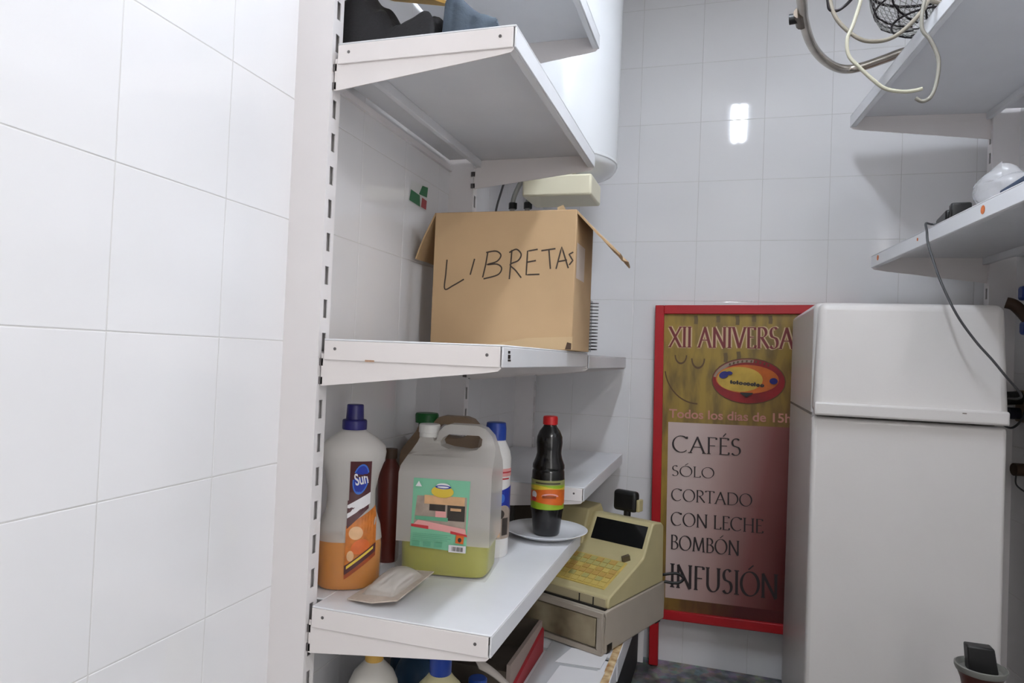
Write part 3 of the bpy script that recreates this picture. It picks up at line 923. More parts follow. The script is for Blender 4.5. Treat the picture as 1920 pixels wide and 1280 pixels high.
# --- five litre jugs
def jug(label, cx, cy, ang, sc, shell, capm, collar, liquid, level):
    x0, x1 = -0.088, 0.088
    t = thing('plastic_jug', label, 'jug', (cx, cy, SZ))
    outer = [(-0.083, 0.0), (0.083, 0.0), (0.088, 0.006), (0.088, 0.205), (0.086, 0.236), (0.078, 0.258), (0.064, 0.272), (0.048, 0.277), (-0.004, 0.277), (-0.016, 0.273), (-0.026, 0.262), (-0.030, 0.246),
             (-0.034, 0.244), (-0.036, 0.250), (-0.062, 0.250), (-0.066, 0.240), (-0.078, 0.218), (-0.086, 0.200), (-0.088, 0.186), (-0.088, 0.006)]
    hole = [(-0.016, 0.252), (-0.022, 0.244), (-0.020, 0.236), (-0.004, 0.231), (0.030, 0.228), (0.050, 0.232), (0.058, 0.240), (0.059, 0.252), (0.052, 0.258), (-0.006, 0.258)]
    tri = tessellate_polygon([[Vector((a, b, 0)) for a, b in outer], [Vector((a, b, 0)) for a, b in hole]])
    pts = outer + hole
    bm = bmesh.new()
    vs = [bm.verts.new((a, 0, b)) for a, b in pts]
    for f in tri:
        bm.faces.new([vs[i] for i in f])
    for zz in (0.012, 0.062, 0.11, 0.165, 0.190, 0.205, 0.218, 0.226, 0.240, 0.250, 0.262, 0.270):
        bmesh.ops.bisect_plane(bm, geom=bm.verts[:] + bm.edges[:] + bm.faces[:], plane_co=(0, 0, zz), plane_no=(0, 0, 1))
    for xx in (-0.078, 0.078):
        bmesh.ops.bisect_plane(bm, geom=bm.verts[:] + bm.edges[:] + bm.faces[:], plane_co=(xx, 0, 0), plane_no=(1, 0, 0))
    ext = bmesh.ops.extrude_face_region(bm, geom=bm.faces[:])
    back = [e for e in ext['geom'] if isinstance(e, bmesh.types.BMVert)]
    bs = set(back)
    def hd(z, x):
        h = 0.060
        if z > 0.19:
            k = min(1.0, (z - 0.19) / 0.055)
            tgt = 0.016 if x > -0.033 else 0.020
            h = 0.060 + (tgt - 0.060) * (k * k * (3 - 2 * k))
        return h
    for v in bm.verts:
        s = 1 if v in bs else -1
        v.co.y = s * hd(v.co.z, v.co.x)
    bmesh.ops.recalc_face_normals(bm, faces=bm.faces)
    me = bpy.data.meshes.new('jug_body')
    c, s = math.cos(ang), math.sin(ang)
    for v in bm.verts:
        x, y, z = v.co * sc
        v.co = (x * c - y * s, x * s + y * c, z)
    bm.to_mesh(me)
    bm.free()
    me.materials.append(shell)
    if liquid:
        me.materials.append(HDPE_WET)
        for p in me.polygons:
            if p.center.z < level * sc - 0.001:
                p.material_index = 1
    o = bpy.data.objects.new('jug_body', me)
    COL.objects.link(o)
    o.parent = t
    ORIG[o.name] = ORIG[t.name]
    md = o.modifiers.new('bevel', 'BEVEL'); md.width = 0.011 * sc; md.segments = 3; md.limit_method = 'ANGLE'; md.angle_limit = math.radians(48)
    for p in me.polygons: p.use_smooth = True
    me.set_sharp_from_angle(angle=math.radians(60))
    xf = lambda p: (cx + (p[0] * c - p[1] * s) * sc, cy + (p[0] * s + p[1] * c) * sc, SZ + p[2] * sc)
    if liquid:
        MB(xf).lathe([(0.078, 0.003), (0.083, 0.009), (0.0845, level)], 0, 0, seg=40, sx=1.0, sy=0.66, power=6).build('liquid', liquid, t, smooth=40)
    if collar:
        MB(xf).lathe([(0.019, 0.249), (0.019, 0.257), (0.0205, 0.258), (0.0205, 0.272), (0.019, 0.274)], -0.049, 0, seg=24).build('screw_cap', collar, t, smooth=30)
    else:
        MB(xf).lathe([(0.019, 0.249), (0.019, 0.257), (0.026, 0.258), (0.027, 0.276), (0.025, 0.280)], -0.049, 0, seg=24).build('screw_cap', capm, t, smooth=30)
    return t, xf
jcx, jcy, jang = -0.490, 1.235, math.radians(8)
j1, jxf = jug('milky five litre plastic jug with mint green label and white cap', jcx, jcy, jang, 1.0, HDPE, None, WHITEPL, YELLOW_LIQ, 0.062)
d = Decal(lambda u, v, o: jxf((u, -0.060 - o - 0.0003, v)), step=0.0002)
d.raw([(-0.060, 0.055), (0.046, 0.050), (0.049, 0.180), (-0.058, 0.180)], [(0, 1, 2, 3)], L_MINT)
d.raw([(-0.055, 0.094), (0.044, 0.086), (0.044, 0.150), (-0.050, 0.148)], [(0, 1, 2, 3)], L_GREY)
d.rect(-0.036, 0.040, 0.134, 0.150, L_PEACH, 10)
d.rect(-0.026, 0.004, 0.122, 0.134, L_DARK, 4)
d.rect(0.008, 0.041, 0.106, 0.134, L_DARK, 6)
d.rect(0.014, 0.034, 0.124, 0.129, L_PEACH, 4)
d.rect(-0.014, 0.006, 0.106, 0.122, L_PINK, 4)
d.rect(-0.052, 0.010, 0.104, 0.111, L_MINT2, 4)
d.raw([(-0.058, 0.092), (0.046, 0.081), (0.043, 0.093), (-0.046, 0.104)], [(0, 1, 2, 3)], L_PINK)
d.raw([(-0.059, 0.091), (-0.026, 0.088), (-0.026, 0.094), (-0.059, 0.096)], [(0, 1, 2, 3)], L_RED)
d.raw([(0.016, 0.083), (0.047, 0.079), (0.047, 0.083), (0.016, 0.088)], [(0, 1, 2, 3)], L_RED)
d.ellipse(-0.002, 0.158, 0.021, 0.011, L_YEL)
d.ellipse(-0.001, 0.168, 0.013, 0.0055, L_WHITE)
d.ellipse(-0.001, 0.1665, 0.015, 0.0035, L_DBLUE)
d.ellipse(-0.001, 0.1665, 0.011, 0.0018, L_WHITE)
d.raw([(0.026, 0.067), (0.041, 0.066), (0.042, 0.081), (0.027, 0.082)], [(0, 1, 2, 3)], L_ORG2)
d.ellipse(0.034, 0.073, 0.0035, 0.0042, L_DARK)
d.rect(0.014, 0.046, 0.050, 0.063, L_WHITE, 4)
for k in range(9):
    d.rect(0.020 + k * 0.0024, 0.020 + k * 0.0024 + (0.0014 if k % 3 else 0.0008), 0.0525, 0.0605, L_DARK, 1)
for k in range(4):
    d.rect(-0.054, 0.018 - 0.006 * (k % 2), 0.0795 - k * 0.0032, 0.0805 - k * 0.0032, L_MINT2, 3)
for k in range(3):
    d.rect(-0.054 + k * 0.021, -0.040 + k * 0.021, 0.058, 0.066, L_MINT2, 2)
d.raw([(-0.052, 0.166), (-0.040, 0.166), (-0.046, 0.176)], [(0, 1, 2)], L_WHITE)
d.build('label', j1)
j2, _ = jug('brownish plastic jug with green cap behind the milky jug', -0.592, 1.445, math.radians(4), 0.98, HDPE_BR, GREENCAP, None, None, 0)
# --- red-brown bottle half hidden
rb = thing('red_bottle', 'red brown bottle half hidden between the cleaner bottle and the jug', 'bottle', (-0.622, 1.235, SZ))
MB().lathe([(0.021, SZ), (0.023, SZ + 0.006), (0.023, -0.245), (0.019, -0.228), (0.011, -0.216), (0.010, -0.208)], -0.622, 1.235, seg=26).build('bottle_body', REDBROWN, rb, smooth=40)
MB().lathe([(0.0125, -0.211), (0.0125, -0.192)], -0.622, 1.235, seg=20).build('cap', BROWN, rb, smooth=30)
# --- white bottle with royal blue cap
wx, wy = -0.447, 1.362
wb = thing('white_bottle', 'white printed bottle with royal blue cap behind the jug', 'bottle', (wx, wy, SZ))
MB().lathe([(0.031, SZ), (0.034, SZ + 0.005), (0.034, -0.212), (0.031, -0.196), (0.024, -0.182), (0.019, -0.172)], wx, wy, seg=32).build('bottle_body', WHITEPL, wb, smooth=40)
MB().lathe([(0.0215, -0.174), (0.0215, -0.150), (0.020, -0.139), (0.018, -0.138)], wx, wy, seg=28).build('cap', BLUECAP2, wb, smooth=30)
def cyl(cx, cy, r, a0):
    """u runs to the right as seen from the viewer; a0 = direction the print faces"""
    return lambda u, v, o: (cx + (r + o) * math.cos(a0 + u / r), cy + (r + o) * math.sin(a0 + u / r), v)
d = Decal(cyl(wx, wy, 0.034, math.radians(-62)), step=0.00015)
d.rect(-0.045, 0.045, -0.246, -0.230, L_PINK, 16)
d.rect(-0.045, 0.045, -0.239, -0.236, L_RED, 16)
d.rect(-0.030, 0.030, -0.252, -0.249, L_RED, 12)
d.rect(-0.045, 0.045, -0.305, -0.270, L_DBLUE, 16, vt=lambda u: -0.276 + 0.25 * u, vb=lambda u: -0.312 + 0.008 * math.sin(u * 90))
d.ellipse(0.012, -0.290, 0.007, 0.009, L_BLUE)
d.rect(-0.045, 0.045, -0.360, -0.310, L_GREY, 16, vt=lambda u: -0.312 + 0.008 * math.sin(u * 90), vb=lambda u: -0.372)
d.rect(-0.004, 0.010, -0.368, -0.335, L_PEACH, 6)
d.rect(0.014, 0.030, -0.365, -0.330, L_DARK, 6)
d.ellipse(0.006, -0.322, 0.013, 0.010, L_DARK)
d.build('label', wb)
# --- plate and dark bottle
px, py = -0.380, 1.558
plate = MB().lathe([(0.055, SZ), (0.060, SZ + 0.001), (0.075, SZ + 0.006), (0.094, SZ + 0.0145), (0.0965, SZ + 0.0165), (0.095, SZ + 0.0172), (0.074, SZ + 0.009), (0.058, SZ + 0.0045), (0.004, SZ + 0.004)], px, py, seg=56)
single(plate, 'dinner_plate', PORCELAIN, (px, py, SZ), 'small white porcelain plate under the dark bottle', 'plate', smooth=50)
kx, ky, kz = -0.379, 1.556, SZ + 0.0046
kb = thing('sauce_bottle', 'black plastic bottle with red cap and orange label standing on the plate', 'bottle', (kx, ky, kz))
KP = [(0.028, kz), (0.031, kz + 0.004), (0.0325, kz + 0.020), (0.036, kz + 0.050), (0.038, kz + 0.060), (0.038, kz + 0.132), (0.0375, kz + 0.145), (0.0355, kz + 0.149), (0.0375, kz + 0.153), (0.037, kz + 0.160), (0.031, kz + 0.175), (0.0285, kz + 0.186), (0.029, kz + 0.197),
      (0.0305, kz + 0.210), (0.0295, kz + 0.224), (0.024, kz + 0.237), (0.0165, kz + 0.247), (0.0145, kz + 0.252), (0.0145, kz + 0.256)]
MB().lathe(KP, kx, ky, seg=36).build('bottle_body', BLACKGLASS, kb, smooth=45)
MB().lathe([(0.0165, kz + 0.252), (0.0172, kz + 0.253), (0.0172, kz + 0.267), (0.016, kz + 0.271), (0.013, kz + 0.272)], kx, ky, seg=28).build('cap', RED, kb, smooth=30)
d = Decal(cyl(kx, ky, 0.038, math.radians(-76)), step=0.00015)
zb, zt = kz + 0.062, kz + 0.128
W = 0.075
d.rect(-W, W, zb, zt, L_LIME, 30)
d.rect(-W, W, zt - 0.012, zt, mat('label_olive_band', (146, 146, 92), 0.4), 30, vb=lambda u: zt - 0.011)
d.rect(-W, W, zb, zt, L_YEL, 30, vt=lambda u: zt - 0.015 - 0.003 * math.sin(u * 60), vb=lambda u: zt - 0.022)
d.rect(-W, W, zb, zt, L_ORG2, 30, vt=lambda u: zt - 0.022 + 0.003 * math.sin(u * 50 + 1), vb=lambda u: zb + 0.013 - 0.10 * u * (1 if abs(u) < 0.04 else 0.2))
d.ellipse(0.006, zt - 0.036, 0.020, 0.007, L_PINK, a0=0, a1=math.pi, inner=0.6)
d.rect(-0.012, 0.020, zt - 0.040, zt - 0.034, L_DORANGE, 10)
d.ellipse(-0.034, zt - 0.034, 0.008, 0.008, L_WHITE)
d.ellipse(-0.034, zt - 0.044, 0.008, 0.005, L_RED)
d.rect(-0.030, 0.030, zt - 0.008, zt - 0.005, L_DARK, 12)
d.build('label', kb)
# --- blister pack leaning on the jug
bp = thing('blister_pack', 'small clear blister pack lying against the jug on the low shelf', 'packet', (-0.55, 1.10, SZ))
def bxf(p):
    # local x 0..0.085 across, y 0..0.150 along, z up from the card
    a = math.radians(-6)
    x, y = p[0] * math.cos(a) - p[1] * math.sin(a), p[0] * math.sin(a) + p[1] * math.cos(a)
    t = 0.22
    return (-0.574 + x, 1.006 + y * 0.9, SZ + 0.003 + y * t * 0.35 + x * 0.10 + p[2])
CARDW = mat('backing_card_grey', (198, 184, 170), 0.6, var=0.15, vscale=60)
cd = MB(bxf)
cd.add([(0, 0, 0), (0.05, -0.006, 0), (0.088, 0.012, 0), (0.082, 0.150, 0), (0.004, 0.150, 0), (0, 0, 0.002), (0.05, -0.006, 0.002), (0.088, 0.012, 0.002), (0.082, 0.150, 0.002), (0.004, 0.150, 0.002)],
       [(4, 3, 2, 1, 0), (5, 6, 7, 8, 9), (0, 1, 6, 5), (1, 2, 7, 6), (2, 3, 8, 7), (3, 4, 9, 8), (4, 0, 5, 9)])
cd.build('backing_card', CARDW, bp)
def bubble(u, v):
    x = 0.014 + 0.060 * u; y = 0.022 + 0.105 * v
    h = 0.027 * (max(0, math.sin(math.pi * u)) ** 0.5) * (max(0, math.sin(math.pi * v)) ** 0.4)
    return (x, y, 0.002 + h)
MB(bxf).grid(bubble, 16, 18).build('blister_bubble', mat('clear_blister', (222, 214, 206), 0.12, alpha=0.5, spec=0.8), bp, smooth=70)
MB(bxf).tube([(0.044 + 0.026 * math.cos(a), 0.078 + 0.040 * math.sin(a), 0.0045) for a in [i * 2 * math.pi / 20 for i in range(20)]], 0.0028, seg=6, sub=1, closed=True).build('rim_ring', WHITEPL, bp, smooth=60)
for k, (xa, xb) in enumerate(((0.022, 0.034), (0.038, 0.050), (0.054, 0.066))):
    MB(bxf).tube([(xa + 0.005, 0.035, 0.008), (xa + 0.006, 0.075, 0.011), (xa + 0.004, 0.115, 0.008)], 0.0045, seg=8, sub=4).build('blister_item', WHITEPL, bp, smooth=60)

# ================================================================= UNDER THE LOW SHELF
BZ = -0.7055
def lowbottle(label, cx, cy, r, ztop, bodym, capm, caph, neck=0.014):
    t = thing('detergent_bottle', label, 'bottle', (cx, cy, BZ))
    MB().lathe([(r * 0.93, BZ), (r, BZ + 0.006), (r, ztop - 0.055), (r * 0.94, ztop - 0.038), (r * 0.78, ztop - 0.022), (r * 0.55, ztop - 0.011), (neck * 1.25, ztop - 0.003), (neck, ztop)], cx, cy, seg=32).build('bottle_body', bodym, t, smooth=40)
    MB().lathe([(neck * 1.15, ztop - 0.002), (neck * 1.2, ztop), (neck * 1.2, ztop + caph * 0.9), (neck * 1.05, ztop + caph)], cx, cy, seg=24).build('cap', capm, t, smooth=30)
lowbottle('milky white bottle with yellow neck under the low shelf', -0.556, 1.075, 0.044, -0.528, mat('frosted_bottle', (222, 218, 210), 0.35, var=0.04), YELLOW, 0.018, neck=0.013)
lowbottle('cream bottle with navy cap under the low shelf', -0.437, 1.085, 0.046, -0.534, PALEYEL, BLUECAP2, 0.030, neck=0.0155)
lowbottle('dark teal bottle behind the milky white bottle', -0.530, 1.215, 0.050, -0.560, TEAL, GREYRIM, 0.030, neck=0.022)
lowbottle('blue bottle behind the navy capped cream bottle', -0.430, 1.260, 0.045, -0.640, BLUEPL, BLUEPL, 0.022, neck=0.015)
lowbottle('second dark teal bottle deep under the low shelf', -0.600, 1.330, 0.045, -0.590, TEAL, BLACK, 0.030, neck=0.015)
# grey strap bending down from the shelf front
sp = MB()
def strap(u, v):
    return (-0.385 + 0.075 * u + 0.012 * v, 1.10 + 0.05 * u, -0.505 - 0.045 * u - 0.04 * u * u - 0.020 * v)
sp.grid(strap, 14, 1)
single(sp, 'grey_strap', mat('grey_webbing', (168, 160, 152), 0.7, var=0.15), (-0.345, 1.12, -0.66), 'pale grey strap hanging down beside the navy capped bottle', 'strap', solid=0.004, smooth=60)
# open carton with a red edge
oc = thing('open_carton', 'open dark carton with red edged side below the low shelf', 'box', (-0.46, 1.46, BZ))
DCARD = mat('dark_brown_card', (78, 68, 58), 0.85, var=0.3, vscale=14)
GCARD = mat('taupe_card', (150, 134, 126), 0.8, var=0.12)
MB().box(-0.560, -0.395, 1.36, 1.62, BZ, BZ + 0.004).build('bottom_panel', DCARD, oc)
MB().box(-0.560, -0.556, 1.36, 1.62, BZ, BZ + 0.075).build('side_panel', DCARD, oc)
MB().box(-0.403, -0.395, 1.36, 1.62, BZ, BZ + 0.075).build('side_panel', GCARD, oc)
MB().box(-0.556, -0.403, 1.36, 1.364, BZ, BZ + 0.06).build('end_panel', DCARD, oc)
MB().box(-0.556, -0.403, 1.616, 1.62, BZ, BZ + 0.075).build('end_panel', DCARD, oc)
MB().hexa([(-0.3945, 1.38, BZ + 0.002), (-0.390, 1.38, BZ + 0.002), (-0.390, 1.62, BZ + 0.002), (-0.3945, 1.62, BZ + 0.002), (-0.3945, 1.38, BZ + 0.030), (-0.390, 1.38, BZ + 0.026), (-0.390, 1.62, BZ + 0.055), (-0.3945, 1.62, BZ + 0.06)]).build('red_edge', mat('dark_red_tape', (150, 24, 36), 0.5, var=0.15), oc)
# loose papers on the base shelf
def sheet(name, pts, z, m, label, cat, grp=None):
    q = MB().hexa([(x, y, z) for x, y in pts] + [(x, y, z + 0.0012) for x, y in pts])
    c = (sum(p[0] for p in pts) / 4, sum(p[1] for p in pts) / 4, z)
    return single(q, name, m, c, label, cat, grp)
PG = 'papers on the base shelf'
sheet('pale_card_sheet', [(-0.385, 1.38), (-0.245, 1.40), (-0.255, 1.70), (-0.385, 1.70)], BZ, PAPER2, 'large pale grey sheet under the white slips beside the red edge', 'paper', PG)
sheet('receipt_slip', [(-0.345, 1.43), (-0.238, 1.45), (-0.232, 1.565), (-0.335, 1.56)], BZ + 0.0018, PAPER, 'white paper slip lying nearest the viewer on the base shelf', 'paper', PG)
sheet('receipt_slip', [(-0.350, 1.575), (-0.245, 1.58), (-0.240, 1.66), (-0.330, 1.665)], BZ + 0.0018, PAPER, 'white paper slip tucked under the cash drawer corner', 'paper', PG)
sheet('patterned_strip', [(-0.236, 1.32), (-0.217, 1.32), (-0.217, 1.95), (-0.232, 1.95)], BZ, PEBBLE, 'strip of beige pebble patterned paper along the base shelf edge', 'paper', PG)

# ================================================================= CASH REGISTER
rcx, rcy = -0.2536, 1.6386
rang = math.atan2(-0.361, 0.9325)
rg = thing('cash_register', 'old beige cash register with dark display on a grey drawer', 'cash register', (-0.33, 1.80, BZ))
rc, rs = math.cos(rang), math.sin(rang)
def rgx(p):       # local u (to the right), v (away from the front), z
    return (rcx + p[0] * rc - p[1] * rs, rcy + p[0] * rs + p[1] * rc, p[2])
DZ0, DZ1 = -0.702, -0.600
drw = MB(rgx)
WD, DD = 0.315, 0.335
drw.box(-WD, 0.0, 0.012, DD, DZ0, DZ1)
dr = drw.build('cash_drawer', REGGREY, rg, bevel=0.004)
fr = MB(rgx)
fr.box(-WD, 0, 0, 0.012, DZ0, DZ0 + 0.012).box(-WD, 0, 0, 0.012, DZ1 - 0.014, DZ1).box(-WD, -WD + 0.014, 0, 0.012, DZ0 + 0.012, DZ1 - 0.014).box(-0.016, 0, 0, 0.012, DZ0 + 0.012, DZ1 - 0.014)
fr.build('drawer_frame', REGGREY, dr, bevel=0.002)
MB(rgx).box(-WD + 0.018, -0.020, 0.003, 0.013, DZ0 + 0.016, DZ1 - 0.018).build('drawer_front', REGFRONT, dr, bevel=0.002)
for uu in (-0.022, -WD + 0.002):
    MB(rgx).box(uu, uu + 0.020, 0.020, 0.045, BZ + 0.0006, DZ0).build('rubber_foot', BLACK, dr)
    MB(rgx).box(uu, uu + 0.020, DD - 0.045, DD - 0.02, BZ + 0.0006, DZ0).build('rubber_foot', BLACK, dr)
MB(rgx).box(-0.0005, 0.0006, 0.026, 0.050, DZ0 + 0.002, DZ0 + 0.020).build('side_notch', BLACK, dr)
# register body: side outline (v, z) swept in u
U0, U1 = -0.300, -0.002
side = [(0.030, -0.599), (0.030, -0.580), (0.034, -0.572), (0.185, -0.520), (0.205, -0.512), (0.214, -0.500), (0.252, -0.434), (0.262, -0.430), (0.305, -0.436), (0.318, -0.446), (0.325, -0.599)]
n = len(side)
bd = MB(rgx)
def sweep(u0, u1, sd):
    n = len(sd)
    vs = [(u0, v, z) for v, z in sd] + [(u1, v, z) for v, z in sd]
    fs = [tuple(range(n)), tuple(range(2 * n - 1, n - 1, -1))] + [(i, i + n, (i + 1) % n + n, (i + 1) % n) for i in range(n)]
    return vs, fs
bd.add(*sweep(U0, U1, side))
body = bd.build('register_body', REGBEIGE, rg, bevel=0.004)
def keyplane(u, v, off):       # sloping keyboard: v measured from the front
    k = (v - 0.034) / (0.185 - 0.034)
    return rgx((u, v - off * 0.33, -0.572 + k * 0.052 + off * 0.94))
kd = MB()
def slab(m, u0, u1, v0, v1, o0, o1):
    m.hexa([keyplane(u0, v0, o0), keyplane(u1, v0, o0), keyplane(u1, v1, o0), keyplane(u0, v1, o0), keyplane(u0, v0, o1), keyplane(u1, v0, o1), keyplane(u1, v1, o1), keyplane(u0, v1, o1)])
slab(kd, -0.275, -0.030, 0.055, 0.170, -0.001, 0.0025)
kp = kd.build('keyboard_sheet', REGKEYS, rg, bevel=0.001)
KEYM = [mat('key_yellow', (210, 186, 104), 0.5, var=0.15), mat('key_ochre', (196, 160, 86), 0.5, var=0.15), mat('key_olive', (184, 176, 110), 0.5, var=0.15)]
kk = None
for i in range(12):
    for j in range(6):
        m2 = MB()
        slab(m2, -0.270 + i * 0.0198, -0.270 + i * 0.0198 + 0.0168, 0.060 + j * 0.0178, 0.060 + j * 0.0178 + 0.0150, 0.0025, 0.0040)
        m2.build('key', KEYM[(i * 3 + j * 5 + (i * j) % 2) % 3], kp)
# small doors below the keyboard front
MB(rgx).box(-0.290, -0.010, 0.0275, 0.0300, -0.598, -0.577).build('front_skirt', mat('beige_front_skirt', (182, 170, 138), 0.5, var=0.1), rg)
for uu in (-0.085, -0.045, -0.200):
    MB(rgx).box(uu, uu + 0.003, 0.0268, 0.0276, -0.598, -0.578).build('skirt_gap', BLACK, rg)
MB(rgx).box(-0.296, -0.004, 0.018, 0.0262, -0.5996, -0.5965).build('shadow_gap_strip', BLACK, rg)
# display
def dispx(u, k, off):          # k 0..1 up the display face
    v = 0.214 + (0.252 - 0.214) * k
    z = -0.500 + (-0.434 + 0.500) * k
    return rgx((u, v - off * 0.866, z + off * 0.5))
ds = MB()
ds.hexa([dispx(-0.172, 0.10, -0.001), dispx(-0.014, 0.10, -0.001), dispx(-0.014, 0.90, -0.001), dispx(-0.172, 0.90, -0.001),
         dispx(-0.172, 0.10, 0.0012), dispx(-0.014, 0.10, 0.0012), dispx(-0.014, 0.90, 0.0012), dispx(-0.172, 0.90, 0.0012)])
ds.build('display_window', mat('smoked_display', (14, 15, 17), 0.12), rg)
MB(rgx).add(*sweep(-0.298, -0.190, [(0.200, -0.512), (0.232, -0.420), (0.300, -0.412), (0.318, -0.440), (0.318, -0.512)])).build('printer_cover', REGBEIGE, rg, bevel=0.005)
ky_ = MB()
ky_.hexa([keyplane(-0.050, 0.176, 0.0), keyplane(-0.042, 0.170, 0.0), keyplane(-0.030, 0.186, 0.0), keyplane(-0.038, 0.192, 0.0), keyplane(-0.050, 0.176, 0.014), keyplane(-0.042, 0.170, 0.014), keyplane(-0.030, 0.186, 0.014), keyplane(-0.038, 0.192, 0.014)])
ky_.build('key_switch', mat('dull_metal_key', (112, 100, 80), 0.4, metal=0.6), rg)
# dark crate added to darken the corner behind the register
crt = thing('dark_fill_crate', 'added dark crate filling the dark corner behind the cash register', 'crate', (-0.545, 2.19, BZ))
MB().box(-0.618, -0.472, 2.10, 2.106, BZ + 0.001, -0.385).build('side_panel', DCARD, crt)
MB().box(-0.618, -0.472, 2.284, 2.290, BZ + 0.001, -0.385).build('side_panel', DCARD, crt)
MB().box(-0.618, -0.612, 2.106, 2.284, BZ + 0.001, -0.385).build('end_panel', DCARD, crt)
MB().box(-0.478, -0.472, 2.106, 2.284, BZ + 0.001, -0.385).build('end_panel', DCARD, crt)
MB().box(-0.612, -0.478, 2.106, 2.284, BZ + 0.001, BZ + 0.007).build('bottom_panel', DCARD, crt)
# customer display on a pole
MB(rgx).tube([(-0.112, 0.310, -0.446), (-0.112, 0.312, -0.405)], 0.010, seg=12, sub=1).build('display_pole', BLACK, rg, smooth=50)
cd = MB(rgx)
cd.box(-0.152, -0.080, 0.296, 0.325, -0.424, -0.366)
cd.build('customer_display', BLACK, rg, bevel=0.010, bseg=3)
MB(rgx).box(-0.080, -0.070, 0.300, 0.325, -0.420, -0.386).build('display_side', REGBEIGE, rg, bevel=0.003)
# cable looping off the back of the drawer
cbl = MB().tube([(-0.150, 1.93, -0.58), (-0.140, 1.955, -0.585), (-0.105, 1.965, -0.580), (-0.085, 1.955, -0.588), (-0.100, 1.940, -0.598), (-0.135, 1.935, -0.597)], 0.004, seg=8)
cbl.build('power_cord', BLACK, rg, smooth=60)

# ================================================================= MENU SIGN
sg = thing('menu_sign', 'red framed coffee menu sign standing against the back wall beside the fridge', 'sign', (0.08, 2.325, -H))
sth = math.radians(1.1)
sx0, sz0 = -0.2225, 0.190       # upper left corner of the frame
def sgx(p):                     # u from the left edge, y depth, w from the top edge (negative down)
    c, s = math.cos(sth), math.sin(sth)
    return (sx0 + p[0] * c - p[2] * s, p[1] - 0.030 * (-p[2]) / 1.18, sz0 + p[0] * s + p[2] * c)
SW, SHT = 0.62, 1.022
FB = 0.029
def bar(u0, u1, w0, w1, name='frame_bar'):
    return MB(sgx).box(u0, u1, 2.325, 2.348, w0, w1).build(name, REDPAINT, sg, bevel=0.002)
bar(0, FB, -1.172, 0)
bar(SW - FB, SW, -1.160, 0)
bar(FB, SW - FB, -FB, 0)
bar(FB, SW - FB, -SHT, -SHT + FB)

def poster_mat():
    m = bpy.data.materials.new('poster_print')
    m.use_nodes = True
    nt = m.node_tree
    b = nt.nodes['Principled BSDF']
    tc = nt.nodes.new('ShaderNodeTexCoord')
    sp = nt.nodes.new('ShaderNodeSeparateXYZ')
    nt.links.new(tc.outputs['Generated'], sp.inputs[0])
    n = nt.nodes.new('ShaderNodeTexNoise')
    mp = nt.nodes.new('ShaderNodeMapping')
    mp.inputs['Scale'].default_value = (26, 1, 7)
    nt.links.new(tc.outputs['Object'], mp.inputs[0])
    nt.links.new(mp.outputs[0], n.inputs['Vector'])
    n.inputs['Scale'].default_value = 1.0
    n.inputs['Detail'].default_value = 3
    r1 = nt.nodes.new('ShaderNodeValToRGB')
    r1.color_ramp.elements[0].position = 0.36; r1.color_ramp.elements[0].color = lin((116, 94, 46))
    r1.color_ramp.elements[1].position = 0.58; r1.color_ramp.elements[1].color = lin((158, 130, 54))
    nt.links.new(n.outputs['Fac'], r1.inputs['Fac'])
    def madd(a, b_, c_):
        q = nt.nodes.new('ShaderNodeMath'); q.operation = 'MULTIPLY_ADD'
        nt.links.new(a, q.inputs[0]); q.inputs[1].default_value = b_
        if isinstance(c_, float): q.inputs[2].default_value = c_
        else: nt.links.new(c_, q.inputs[2])
        return q.outputs[0]
    # redness grows to the right and downwards
    t1 = madd(sp.outputs['X'], 0.95, -0.05)
    t2 = madd(sp.outputs['Z'], -0.85, t1)
    t3 = madd(t2, 1.0, 0.50)
    r2 = nt.nodes.new('ShaderNodeValToRGB')
    r2.color_ramp.elements[0].position = 0.18; r2.color_ramp.elements[0].color = (0, 0, 0, 1)
    r2.color_ramp.elements[1].position = 0.85; r2.color_ramp.elements[1].color = (1, 1, 1, 1)
    nt.links.new(t3, r2.inputs['Fac'])
    mx = nt.nodes.new('ShaderNodeMixRGB')
    nt.links.new(r2.outputs['Color'], mx.inputs[0])
    nt.links.new(r1.outputs['Color'], mx.inputs[1])
    mx.inputs[2].default_value = lin((74, 14, 16))
    nt.links.new(mx.outputs[0], b.inputs['Base Color'])
    b.inputs['Roughness'].default_value = 0.4
    return m
def panel_mat():
    m = bpy.data.materials.new('menu_panel_print')
    m.use_nodes = True
    nt = m.node_tree
    b = nt.nodes['Principled BSDF']
    tc = nt.nodes.new('ShaderNodeTexCoord')
    sp = nt.nodes.new('ShaderNodeSeparateXYZ')
    nt.links.new(tc.outputs['Generated'], sp.inputs[0])
    q = nt.nodes.new('ShaderNodeMath'); q.operation = 'MULTIPLY_ADD'
    nt.links.new(sp.outputs['Z'], q.inputs[0]); q.inputs[1].default_value = -0.16
    nt.links.new(sp.outputs['X'], q.inputs[2])
    r = nt.nodes.new('ShaderNodeValToRGB')
    e = r.color_ramp.elements
    e[0].position = 0.0; e[0].color = lin((206, 186, 180))
    e[1].position = 0.62; e[1].color = lin((82, 20, 20))
    k = e.new(0.22); k.color = lin((178, 146, 140))
    k = e.new(0.44); k.color = lin((128, 74, 70))
    nt.links.new(q.outputs[0], r.inputs['Fac'])
    nt.links.new(r.outputs['Color'], b.inputs['Base Color'])
    b.inputs['Roughness'].default_value = 0.4
    return m
pp = MB(sgx).box(FB - 0.002, SW - FB + 0.002, 2.336, 2.342, -SHT + FB - 0.002, -FB + 0.002).build('poster', poster_mat(), sg)
smap = lambda u, v, o: sgx((u, 2.336 - o, v))
P_TEXT = mat('menu_text_ink', (44, 34, 36), 0.5)
